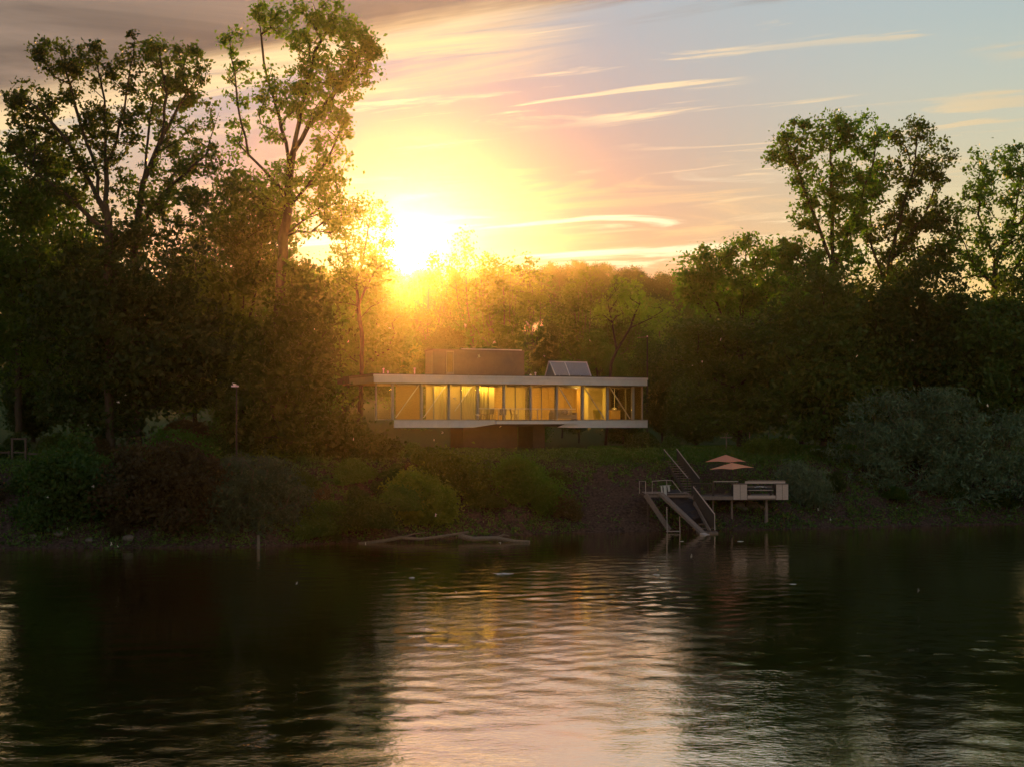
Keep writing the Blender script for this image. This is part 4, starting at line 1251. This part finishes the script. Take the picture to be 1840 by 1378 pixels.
balustrade(dx_(1244), dx_(1281), DY + .1, WOOD_DARK, WOOD_DARK, .88)
balustrade(dx_(1283), dx_(1327), DY + .14, WOOD_DARK, RAILM, 1.0)
balustrade(dx_(1344, DY + 4), dx_(1412, DY + 4), DY + 4.1, WOOD_DARK, WOOD, .9)
# pale panelled planter boxes at the two front corners
for p0, p1, d in ((1317, 1342, .9), (1394, 1416, .9)):
    x0, x1 = dx_(p0), dx_(p1)
    n = 2
    bx = dbox(MB(), x0 + .02, x1 - .02, DY - .08, DY + d, DZ - .18, DZ + .72).build('planter_box', WOOD_DARK, deck)
    for i in range(n):
        w = (x1 - x0) / n
        dbox(MB(), x0 + i * w + .012, x0 + (i + 1) * w - .012, DY - .14, DY - .083, DZ - .22, DZ + .78).build('panel', WOOD_PALE, bx)
    dbox(MB(), x0 - .01, x1 + .01, DY - .16, DY + d, DZ + .784, DZ + .82).build('box_top', WOOD, bx)
# slatted parapet between them
x0, x1 = dx_(1343), dx_(1393)
dbox(MB(), x0, x1, DY - .12, DY - .075, DZ - .14, DZ + .06).build('edge_board', WOOD_PALE, deck)
dbox(MB(), x0 + .0, dx_(1416), DY + .95, DY + 1.0, DZ + .80, DZ + .95).build('backrest_rail', WOOD_PALE, deck)
for k, z in enumerate((.30, .52)):
    dbox(MB(), x0 + .02, x1 - .02, DY + .90, DY + .94, DZ + z, DZ + z + .12).build('backrest_slat', WOOD, deck)

# cushions on the bench between the planters
t = thing('deck_bench', 'low slatted bench between the pale planter boxes', 'bench', ((x0 + x1) / 2, DY + .45, DZ + .008))
bw = (x1 - x0) / 2 - .1
for k in range(4):
    MB().box(-bw, bw, -.28 + k * .145, -.155 + k * .145, .36, .40).build('slat', WOOD_PALE, t)
for sx in (-1, 1):
    for sy in (-.22, .22):
        MB().box(sx * (bw - .1) - .04, sx * (bw - .1) + .04, sy - .04, sy + .04, 0, .358).build('leg', WOOD_DARK, t)
for k, (ux, w, lb, mt) in enumerate(((-.45, .42, 'dark seat cushion on the deck bench beside the crumpled cloth', CUSHION), (.52, .36, 'thin dark cushion at the bench end by the small willow', CUSHION))):
    c = thing('cushion', lb, 'cushion', ((x0 + x1) / 2 + ux, DY + .45, DZ + .41))
    MB().prism([(-w, 0), (w, 0), (w + .02, .05), (w - .03, .11), (-w + .03, .11), (-w - .02, .05)], 1, -.25, .25).build('pad', mt, c)
c = thing('crumpled_cloth', 'crumpled pale cloth lying on the deck bench', 'cloth', ((x0 + x1) / 2 + .05, DY + .47, DZ + .53))
mb = MB(); n = 9
V = []; Fs = []
for i in range(n):
    for j in range(6):
        V.append((-.40 + .8 * i / (n - 1), -.2 + .4 * j / 5, .03 + .09 * abs(math.sin(i * 1.3 + j)) * math.sin(math.pi * (i + .5) / n)))
b_ = len(V)
V += [(x, y, z - .025) for x, y, z in V]
for i in range(n - 1):
    for j in range(5):
        a = i * 6 + j
        Fs += [(a, a + 1, a + 7, a + 6), (b_ + a + 6, b_ + a + 7, b_ + a + 1, b_ + a)]
mb.add(V, Fs).build('fold', CLOTH, c)


# orange parasols
def parasol(label, px, Y, apex, edge, w_px, rot, tilt):
    x = dx_(px, Y); z1 = dzz(apex, Y); z0 = dzz(edge, Y)
    w = w_px / F * Y / 2
    zb = DZ + .008 if Y < DY + 4.2 else float(ground_z(x, Y)) - .02
    t = thing('parasol', label, 'parasol', (x, Y, zb), 0)
    MB().tube([(0, 0, .06), (0, 0, z1 - zb - .02)], .022, 8).build('pole', DARKMETAL, t)
    MB().lathe([(.26, 0), (.26, .05), (.05, .07), (.03, .16)], 14).build('base', DARKMETAL, t)
    n = 4; sub = 6
    V = []; Fs = []
    h = z1 - z0
    ring = [[] for _ in range(sub + 1)]
    for s in range(sub + 1):
        f = s / sub
        for k in range(n * 4):
            ang = 2 * math.pi * k / (n * 4) + rot
            kk = (k % 4) / 4
            sq = 1.0 / math.cos((kk - .5) * math.pi / 2) * math.cos(math.pi / 4)
            rr = w * f * sq * 1.0
            dz_ = -h * (f ** 1.05) + (.05 * f * math.sin(kk * math.pi)) 
            dz_ += tilt * rr * math.cos(ang)
            ring[s].append(len(V)); V.append((rr * math.cos(ang), rr * math.sin(ang), z1 - zb + dz_))
    m_ = n * 4
    off = len(V)
    V += [(a, b, c - .012) for a, b, c in V]
    for s in range(sub):
        for k in range(m_):
            a, b, c, d = ring[s][k], ring[s][(k + 1) % m_], ring[s + 1][(k + 1) % m_], ring[s + 1][k]
            Fs += [(a, b, c, d), (off + d, off + c, off + b, off + a)]
    for k in range(m_):
        a, b = ring[sub][k], ring[sub][(k + 1) % m_]
        Fs.append((a, b, off + b, off + a))
    o = MB().add(V, Fs).build('canopy', PARASOL, t)
    for k in range(4):
        ang = 2 * math.pi * k / 4 + rot
        MB().bar((0, 0, z1 - zb - .05), (w * .97 * math.cos(ang), w * .97 * math.sin(ang), z1 - zb - h * .98 - .02 + tilt * w * .97 * math.cos(ang)), .02, .02).build('rib', WOOD_DARK, o)
    MB().lathe([(.03, z1 - zb - .01), (.03, z1 - zb + .04), (.01, z1 - zb + .07)], 8).build('finial', WOOD_DARK, t)


parasol('orange square parasol higher up, behind the other one', 1304, 96.5, 816.5, 829, 74, 0.10, 0.0)
parasol('orange square parasol lower down with its canopy tilted', 1315, 94.6, 831, 841, 78, -0.12, 0.05)

# stairs that lead down the bank to the deck
st = thing('bank_stairs', 'steep wooden stairs with metal handrails down the bank to the deck', 'stairs', (dx_(1240, 97), 97, 0))
P0, P1 = Vector(at(1207, 826, 99.6)), Vector(at(1246, 884, 93.9))
base = Vector(st.location)
n = 13
for i in range(n):
    p = P0.lerp(P1, (i + .5) / n) - base
    MB().box(p.x - .45, p.x + .45, p.y - .16, p.y + .16, p.z - .04, p.z).build('step', WOOD, st)
for s in (-.5, .5):
    a = P0 - base + Vector((s, 0, -.08)); b = P1 - base + Vector((s, 0, -.08))
    MB().bar(a, b, .06, .26).build('stringer', WOOD_DARK, st)
for (a, b), nm in ((((1193, 807, 99.4), (1236, 858, 93.9)), 'handrail'), (((1216, 806, 99.8), (1257, 859, 94.1)), 'handrail')):
    A = Vector(at(*a)) - base; B = Vector(at(*b)) - base
    MB().tube([A, B], .03, 8).build(nm, RAILM, st)
    for f in (.02, .35, .68, .98):
        q = A.lerp(B, f)
        MB().tube([q, q - Vector((0, 0, .95))], .022, 6).build('rail_post', DARKMETAL, st)
A = Vector(at(1216, 806, 99.8)) - base; B = Vector(at(1257, 859, 94.1)) - base
V = [A - Vector((0, 0, .08)), B - Vector((0, 0, .08)), B - Vector((0, 0, .85)), A - Vector((0, 0, .85))]
V = V + [v + Vector((.015, 0, 0)) for v in V]
MB().add(V, [(0, 1, 2, 3), (7, 6, 5, 4), (0, 4, 5, 1), (1, 5, 6, 2), (2, 6, 7, 3), (3, 7, 4, 0)]).build('mesh_panel', WOOD_DARK, st)

# the slipway: landing, ramp beams, water stairs
SY = 91.2
sw = thing('boat_slipway', 'timber slipway and landing running down into the water beside the deck', 'slipway', (dx_(1200, SY), SY, 0))
base = Vector(sw.location)


def sp(px, py, Y):
    return Vector(at(px, py, Y)) - base


for i in range(9):                                    # landing boards
    a = sp(1160 + i * 9.0, 886, SY + .1); 
    MB().box(a.x, a.x + .29, a.y, a.y + 2.6, a.z - .05, a.z + random.uniform(-.004, .004)).build('board', WOOD, sw)
a, b = sp(1158, 889, SY), sp(1240, 889, SY)
MB().box(a.x, b.x, .0, .07, a.z - .14, a.z + .0).build('edge_board', WOOD, sw)
for px in (1164, 1236):
    for dy in (.3, 2.3):
        q = sp(px, 890, SY + dy)
        zg = float(ground_z(q.x + base.x, q.y + base.y)) - .3
        MB().tube([(q.x, q.y, zg), (q.x, q.y, q.z - .1)], .06, 8).build('support_post', WOOD_DARK, sw)
MB().bar(sp(1160, 888, SY - .05), sp(1203, 952, 90.0), .12, .30).build('ramp_beam', WOOD, sw)
MB().bar(sp(1187, 886, SY - .1), sp(1268, 962, 88.6), .45, .16).build('ramp_beam', WOOD, sw)
MB().bar(sp(1262, 958, 88.6), sp(1282, 966, 88.0), .5, .10).build('ramp_foot', WOOD_PALE, sw)
# landing rails
for pts in ([(1149, 886), (1149, 864), (1160, 864), (1160, 886)], [(1172, 886), (1172, 864), (1198, 862), (1208, 863), (1224, 884)]):
    MB().tube([sp(px, py, SY + .15) for px, py in pts], .026, 8).build('handrail', RAILM, sw)
MB().tube([sp(1198, 886, SY + .15), sp(1198, 862, SY + .15)], .022, 8).build('rail_post', RAILM, sw)
# ladder frame standing in the water
for pts in ([(1198, 880 + 30), (1199, 957)], [(1221, 927), (1222, 957)]):
    MB().tube([sp(px, py, 90.0) for px, py in pts] + [sp(pts[1][0], pts[1][1] + 16, 90.0)], .035, 8).build('ladder_post', RAILM, sw)
MB().tube([sp(1197, 954, 89.95), sp(1223, 954, 89.95)], .035, 8).build('ladder_rung', RAILM, sw)
# panelled side of the water stairs
tp = [(1246, 875), (1284, 924), (1284, 947), (1272, 950), (1246, 905)]
V = [sp(px, py, 91.4 - (px - 1246) * .05) for px, py in tp]
V2 = [v + Vector((.0, .05, 0)) for v in V]
k = len(V)
MB().add(V + V2, [tuple(range(k)), tuple(range(k, 2 * k))[::-1]] + [(i, (i + 1) % k, k + (i + 1) % k, k + i) for i in range(k)]).build('stair_panel', WOOD_DARK, sw)
MB().tube([sp(1246, 874, 91.36), sp(1284, 923, 89.46), sp(1284.5, 952, 89.46)], .04, 8).build('handrail', WOOD_PALE, sw)
for i in range(8):
    f = (i + .5) / 8
    q = sp(1240 + 36 * f, 890 + 62 * f, 91.9 - 2.0 * f)
    MB().box(q.x - .5, q.x + .35, q.y - .02, q.y + .28, q.z - .04, q.z).build('step', WOOD, sw)
MB().bar(sp(1247, 902, 91.2), sp(1276, 954, 89.3), .10, .2).build('stringer', WOOD, sw)
# platform at the foot of the water stairs
q = sp(1262, 950, 89.4)
MB().box(q.x - .3, q.x + 1.0, q.y - .1, q.y + .8, -.12, .10).build('foot_platform', WOOD, sw)

# boat on the slip under a dark tarpaulin
bt = thing('covered_boat', 'boat under a dark tarpaulin hauled up on the slipway', 'boat', tuple(at(1230, 912, 91.2)))
base_b = Vector(bt.location)
A = Vector(at(1210, 886, 92.4)) - base_b; B = Vector(at(1256, 934, 90.4)) - base_b
ax = (B - A).normalized(); side = ax.cross(Vector((0, 0, 1))).normalized(); upv = side.cross(ax)
V = []; Fs = []; ns, nr = 11, 13
for i in range(ns):
    f = i / (ns - 1)
    c = A.lerp(B, f)
    w = 1.05 * (1 - abs(f - .45) ** 2.4 * 1.9)
    hgt = .42 * (1 - (f - .4) ** 2 * 1.3)
    for j in range(nr):
        t_ = math.pi * 2 * j / nr
        y = math.cos(t_); zc = math.sin(t_)
        V.append(c + side * (w * .9 * y) + upv * ((hgt if zc > 0 else .45) * zc + .02 * math.sin(i * 2.1 + j)))
for i in range(ns - 1):
    for j in range(nr):
        Fs.append((i * nr + j, i * nr + (j + 1) % nr, (i + 1) * nr + (j + 1) % nr, (i + 1) * nr + j))
Fs += [tuple(range(nr))[::-1], tuple(range((ns - 1) * nr, ns * nr))]
o = MB().add(V, Fs).build('tarpaulin', TARP, bt)
for f in (.2, .5, .8):
    c = A.lerp(B, f)
    w = 1.05 * (1 - abs(f - .45) ** 2.4 * 1.9) * .9; hgt = .42 * (1 - (f - .4) ** 2 * 1.3)
    MB().tube([c + side * (w * 1.02 * math.cos(t_)) + upv * (hgt * 1.05 * math.sin(t_) + .01) for t_ in (math.pi * i / 8 for i in range(9))], .018, 6).build('strap', WOOD_DARK, o)
# towels over the landing rail
t = thing('hanging_towel', 'pale striped towel hung over the landing rail', 'towel', tuple(at(1190, 888, SY - .02)))
bb = Vector(t.location)
for k, (p0, p1, y0, y1) in enumerate(((1187, 1190, 873, 888), (1192, 1197, 872, 892), (1199, 1203, 872, 882))):
    a = Vector(at(p0, y0, SY - .04)) - bb; b = Vector(at(p1, y1, SY - .04)) - bb
    MB().prism([(a.x, a.z), (b.x, a.z + .02), (b.x + .05, b.z), (a.x + .06, b.z - .03)], 1, a.y, a.y + .02).build('stripe', CLOTH, t)
MB().tube([Vector(at(1185, 872.5, SY - .02)) - bb, Vector(at(1206, 871, SY - .02)) - bb], .015, 6).build('hanging_bar', CLOTH, t)

# stump and stones under the deck
t = thing('tree_stump', 'split grey stump standing at the waterline under the deck', 'stump', (dx_(1352, 95), 95, float(ground_z(dx_(1352, 95), 95)) - .1))
mb = MB()
for ang, h, r in ((0, .45, .24), (1.6, .38, .2), (3.0, .52, .2), (4.4, .3, .22)):
    c = (.16 * math.cos(ang), .16 * math.sin(ang))
    mb.tube([(c[0] * 1.8, c[1] * 1.8, 0), (c[0] * 1.1, c[1], h * .6), (c[0] * .8 + .05, c[1], h)], [r * 1.3, r, r * .7], 8)
mb.build('wood', STONE, t)


def stone(label, px, Y, r, sq):
    x = dx_(px, Y); z = max(-0.05, float(ground_z(x, Y)))
    V = []; Fs = []
    n, mm = 10, 6
    for i in range(mm + 1):
        th = math.pi * i / mm
        for j in range(n):
            ph = 2 * math.pi * j / n
            k = r * (1 + .16 * math.sin(3 * ph + i) + .1 * math.cos(2 * th + j))
            V.append((k * math.sin(th) * math.cos(ph), k * .8 * math.sin(th) * math.sin(ph), sq * k * math.cos(th)))
    for i in range(mm):
        for j in range(n):
            Fs.append((i * n + j, i * n + (j + 1) % n, (i + 1) * n + (j + 1) % n, (i + 1) * n + j))
    o = MB().add(V, Fs).build('stone', STONE, None, (x, Y, z + r * sq * .4))
    tag(o, label, 'stone', 'waterside stones')


for px, Y, r in ((1328, 94.6, .38), (1338, 94.4, .25), (1365, 94.8, .3), (1375, 95.1, .22)):
    stone('grey stone beside the split stump under the deck', px, Y, r, .6)
for px, Y, r in ((105, 79.6, .3), (160, 79.4, .24), (230, 79.6, .35), (60, 79.5, .25)):
    stone('dark stone at the waterline below the bushes by the gate frame', px, Y, r, .55)

# loose stones and roots on the bare slope
def rubble():
    n = 110
    x = rng.uniform(3.6, 10.2, n); y = np.interp(x, SHX, SHY) + rng.uniform(-.2, 6.5, n)
    z = ground_z(x, y)
    V = []; Q = []
    base = np.array([(-1, -1, -.6), (1, -1, -.6), (1, 1, -.6), (-1, 1, -.6), (-.7, -.6, .5), (.6, -.7, .6), (.7, .6, .5), (-.6, .7, .6)])
    fc = [(3, 2, 1, 0), (4, 5, 6, 7), (0, 1, 5, 4), (1, 2, 6, 5), (2, 3, 7, 6), (3, 0, 4, 7)]
    for i in range(n):
        s = .035 * math.exp(rng.normal(0, .55))
        a = rng.uniform(0, 6.28)
        R = np.array([[math.cos(a), -math.sin(a), 0], [math.sin(a), math.cos(a), 0], [0, 0, 1]])
        b = (base * (1 + rng.normal(0, .18, base.shape)) * s * [1.3, 1, .8]) @ R.T + [x[i], y[i], z[i] + s * .2]
        Q += [tuple(k + len(V) for k in f) for f in fc]
        V += [tuple(p) for p in b]
    return new_mesh('slope_rubble', np.array(V), np.array(Q))


tag(link('slope_rubble', rubble(), EARTH), 'loose stones scattered on the bare earth slope', 'rubble', kind='stuff')

# logs stranded at the waterline
def log(name, label, pts, r, branches=()):
    P = [at(*p) for p in pts]
    o = P[0] * [1, 1, 0]
    t = thing(name, label, 'log', tuple(o))
    MB().tube([p - o for p in P], [r * f for f in np.linspace(1, .5, len(P))], 9).build('stem', DRIFT, t)
    for b in branches:
        Q = [at(*p) - o for p in b]
        MB().tube(Q, [r * .5 * f for f in np.linspace(1, .3, len(Q))], 7).build('branch', DRIFT, t)


log('driftwood_log', 'pale arched driftwood branch rising from the water before the bushes', [(645, 977, 82), (690, 971, 82.4), (720, 965, 82.6), (755, 968, 82.6), (800, 962, 82.6), (842, 955, 82.4)], .12, [[(720, 965, 82.6), (745, 958, 82.7), (765, 956, 82.7)]])
log('driftwood_log', 'thicker half sunken log lying behind the arched driftwood', [(825, 962, 83.2), (850, 968, 83.0), (890, 966, 83.0), (925, 972, 82.8), (952, 973, 82.6)], .17, [[(890, 966, 83), (905, 960, 83), (915, 962, 83)]])
DRIFT_KEEP = DRIFT; DRIFT = BARK
log('driftwood_log', 'dark snag with a bent branch at the water under the willow shrub', [(1676, 942, 97.0), (1680, 925, 97.2), (1690, 915, 97.2), (1715, 911, 97)], .10)
DRIFT = DRIFT_KEEP
o = MB().tube([(0, 0, -.5), (.02, 0, .35), (.0, .02, .75)], [.10, .09, .07], 9).build('mooring_stake', DRIFT, None, tuple(at(464, 985, 78.6) * [1, 1, 0]))
tag(o, 'short pale stake standing in the water below the grey green willow', 'stake')

# ------------------------------------------------------------------ posts and poles
def lamp_pole(name, label, px, Y, top, head, r=.05):
    x = dx_(px, Y); z = float(ground_z(x, Y)); h = dzz(top, Y) - z
    t = thing(name, label, 'pole', (x, Y, z - .1))
    MB().tube([(0, 0, 0), (0, 0, h)], [r, r * .7], 8).build('pole', DARKMETAL, t)
    head(t, h)


def flat_head(t, h):
    MB().box(-.30, .12, -.1, .1, h, h + .09).build('lamp_head', WHITE, t)


def cross_head(t, h):
    MB().bar((-.9, 0, h - .05), (.15, 0, h), .06, .06).build('cross_arm', WOOD, t)
    MB().lathe([(.05, h), (.06, h + .1), (.02, h + .14)], 8).build('insulator', WHITE, t)


lamp_pole('lamp_pole', 'slim dark garden lamp pole with a flat pale head above the twiggy willow', 425, 84, 692, flat_head)
lamp_pole('utility_pole', 'thin pale utility pole with a short cross arm behind the house', 1163, 128, 604, cross_head, .07)
for px in (1347, 1381, 1417):
    x = dx_(px, 109); z = float(ground_z(x, 109))
    t = thing('fence_post', 'thin grey post at the lawn\'s far edge behind the parasols', 'post', (x, 109, z - .1), 0, 'posts along the back of the lawn')
    MB().tube([(0, 0, 0), (0, 0, 1.35)], [.05, .045], 8).build('shaft', RAILM, t)
    MB().lathe([(.055, 1.352), (.06, 1.40), (.02, 1.43)], 8).build('cap', RAILM, t)

# bird table on the lawn behind the parasols
t = thing('bird_table', 'small bird table with a tray at the lawn edge above the parasols', 'bird table', tuple(np.array([dx_(1305, 105), 105, float(ground_z(dx_(1305, 105), 105)) - .05])))
MB().tube([(0, 0, 0), (0, 0, 1.0)], .04, 8).build('post', WOOD, t)
MB().box(-.4, .4, -.25, .25, 1.0, 1.06).build('tray', WOOD, t)
MB().tube([(-.12, 0, 1.4), (0, 0, 1.2), (.12, 0, 1.4)], .015, 6).build('twig', WOOD, t)
MB().tube([(0, 0, 1.06), (0, 0, 1.2)], .02, 6).build('twig_stem', WOOD, t)

# wooden gate frame and low rail at the left
x = dx_(34, 88); z = float(ground_z(x, 88))
t = thing('gate_frame', 'dark wooden gate frame on the bank between two low rails', 'gate', (x, 88, z - .1))
for sx in (-.42, .42):
    MB().box(sx - .06, sx + .06, -.06, .06, 0, 1.45).build('post', WOOD_DARK, t)
MB().box(-.50, .50, -.07, .07, 1.452, 1.56).build('lintel', WOOD_DARK, t)
MB().box(-.36, .36, -.02, .02, .62, .70).build('rail', WOOD_DARK, t)
for a, b, lb in ((-30, 18, 'low dark rail between the gate frame and the picture\'s wood'), (50, 104, 'low dark rail running from the gate frame into the bushes')):
    xa, xb = dx_(a, 88), dx_(b, 88)
    zz = float(ground_z((xa + xb) / 2, 88))
    if a < 0: lb = 'low dark rail ending at the gate frame\'s outer post'
    t = thing('garden_rail', lb, 'rail', ((xa + xb) / 2, 88, zz - .1))
    w = (xb - xa) / 2
    MB().box(-w, w, -.03, .03, .55, .65).build('rail', WOOD_DARK, t)
    for k in range(3):
        xx = -w + .1 + (2 * w - .2) * k / 2
        MB().box(xx - .04, xx + .04, .032, .10, 0, .70).build('post', WOOD_DARK, t)

# ------------------------------------------------------------------ seed fluff drifting in the evening air
def tuft_mesh(seed):
    r = np.random.default_rng(seed)
    n = 14
    d = r.normal(0, 1, (n, 3)); d /= np.linalg.norm(d, axis=1, keepdims=True)
    s = np.cross(d, r.normal(0, 1, (n, 3))); s /= np.linalg.norm(s, axis=1, keepdims=True)
    L = .035 * (.6 + .8 * r.random((n, 1)))
    d[:, 0] *= 1.5
    V = np.stack([-d * .004 - s * .012, d * L - s * .004, d * L + s * .004, -d * .004 + s * .012], 1).reshape(-1, 3)
    return new_mesh('seed_tuft', V, np.arange(n * 4).reshape(n, 4))


FLUFF = leaf_material('seed_fluff', (0.70, 0.68, 0.62), (0.80, 0.78, 0.72), (0.85, 0.80, 0.66), 0.55)
tufts = [tuft_mesh(i) for i in range(4)]
for me in tufts: me.materials.append(FLUFF)
seen = [(212, 722), (422, 691), (565, 592), (836, 585), (948, 581), (1244, 657), (1262, 650), (1295, 610), (1470, 915), (1492, 933), (1612, 912), (858, 745), (817, 715), (842, 676), (795, 777), (780, 790), (899, 766),
        (200, 976), (820, 1063), (533, 1047), (1242, 998), (1650, 1060), (1640, 612), (1540, 640), (1060, 612), (978, 640), (888, 615), (700, 590), (860, 640), (158, 763)]
while len(seen) < 42:
    seen.append((random.uniform(40, 1800), random.uniform(540, 1080)))
for i, (px, py) in enumerate(seen):
    Y = random.uniform(45, 72)
    p = at(px, py, Y)
    if p[2] < .35:
        Y = (CAMZ - .4) / ((py - CY) / F) * .97
        p = at(px, py, Y)
    o = link('seed_tuft', tufts[i % 4], None, None, tuple(p), (random.uniform(0, 3), random.uniform(0, 3), random.uniform(0, 3)))
    s = random.uniform(.8, 1.7); o.scale = (s, s, s)
    tag(o, 'tiny white seed tuft drifting in the air over the river', 'seed tuft', 'seed tufts adrift over the river')
# scraps of foam and twigs that ride on the current
FOAM = material('foam', (0.72, 0.68, 0.62), 0.7, 0.1, 8.0)
def foam_patch(i, px, py, w, label, grp=None):
    Y = CAMZ * F / (py - CY)
    p = at(px, py, Y)
    V = []; Fs = []
    n = 14
    r = random.Random(i)
    for k, z in ((1.0, .0), (.8, .03), (.3, .045)):
        for j in range(n):
            t_ = 2 * math.pi * j / n
            rr = w * k * (.7 + .3 * math.sin(j * 2.3 + i) + r.uniform(-.12, .12))
            V.append((rr * math.cos(t_), rr * .6 * math.sin(t_), z * .5))
    for k in range(2):
        for j in range(n):
            Fs.append((k * n + j, k * n + (j + 1) % n, (k + 1) * n + (j + 1) % n, (k + 1) * n + j))
    Fs.append(tuple(range(2 * n, 3 * n))); Fs.append(tuple(range(n))[::-1])
    o = MB().add(V, Fs).build('foam_patch', FOAM, None, (p[0], p[1], .0))
    tag(o, label, 'foam', grp)


foam_patch(0, 905, 1030, .55, 'large white foam patch floating in front of the driftwood')
for i, (px, py) in enumerate(((1225, 972), (1330, 972), (740, 1037), (1180, 1032), (1100, 1068), (1425, 1049))):
    foam_patch(i + 1, px, py, random.uniform(.12, .22), 'small streak of foam floating on the dark river', 'small foam streaks on the river')

# ------------------------------------------------------------------ haze
def haze():
    bpy.context.view_layer.update()
    top = max((o.matrix_world @ Vector(c)).z for o in SC.objects if o.type == 'MESH' for c in o.bound_box)
    print('HAZE TOP', top)
    m = MB().box(-900, 900, -300, 950, -4.0, top + 1.0)
    mt = bpy.data.materials.new('haze'); mt.use_nodes = True
    nt = mt.node_tree; nt.nodes.clear()
    o = nt.nodes.new('ShaderNodeOutputMaterial'); v = nt.nodes.new('ShaderNodeVolumePrincipled')
    v.inputs['Color'].default_value = (0.98, 0.84, 0.64, 1)
    v.inputs['Density'].default_value = HAZE_DENSITY
    v.inputs['Anisotropy'].default_value = HAZE_G
    nt.links.new(v.outputs[0], o.inputs['Volume'])
    tag(m.build('haze', mt), 'thin warm evening haze over the river', 'haze', kind='stuff')


haze()
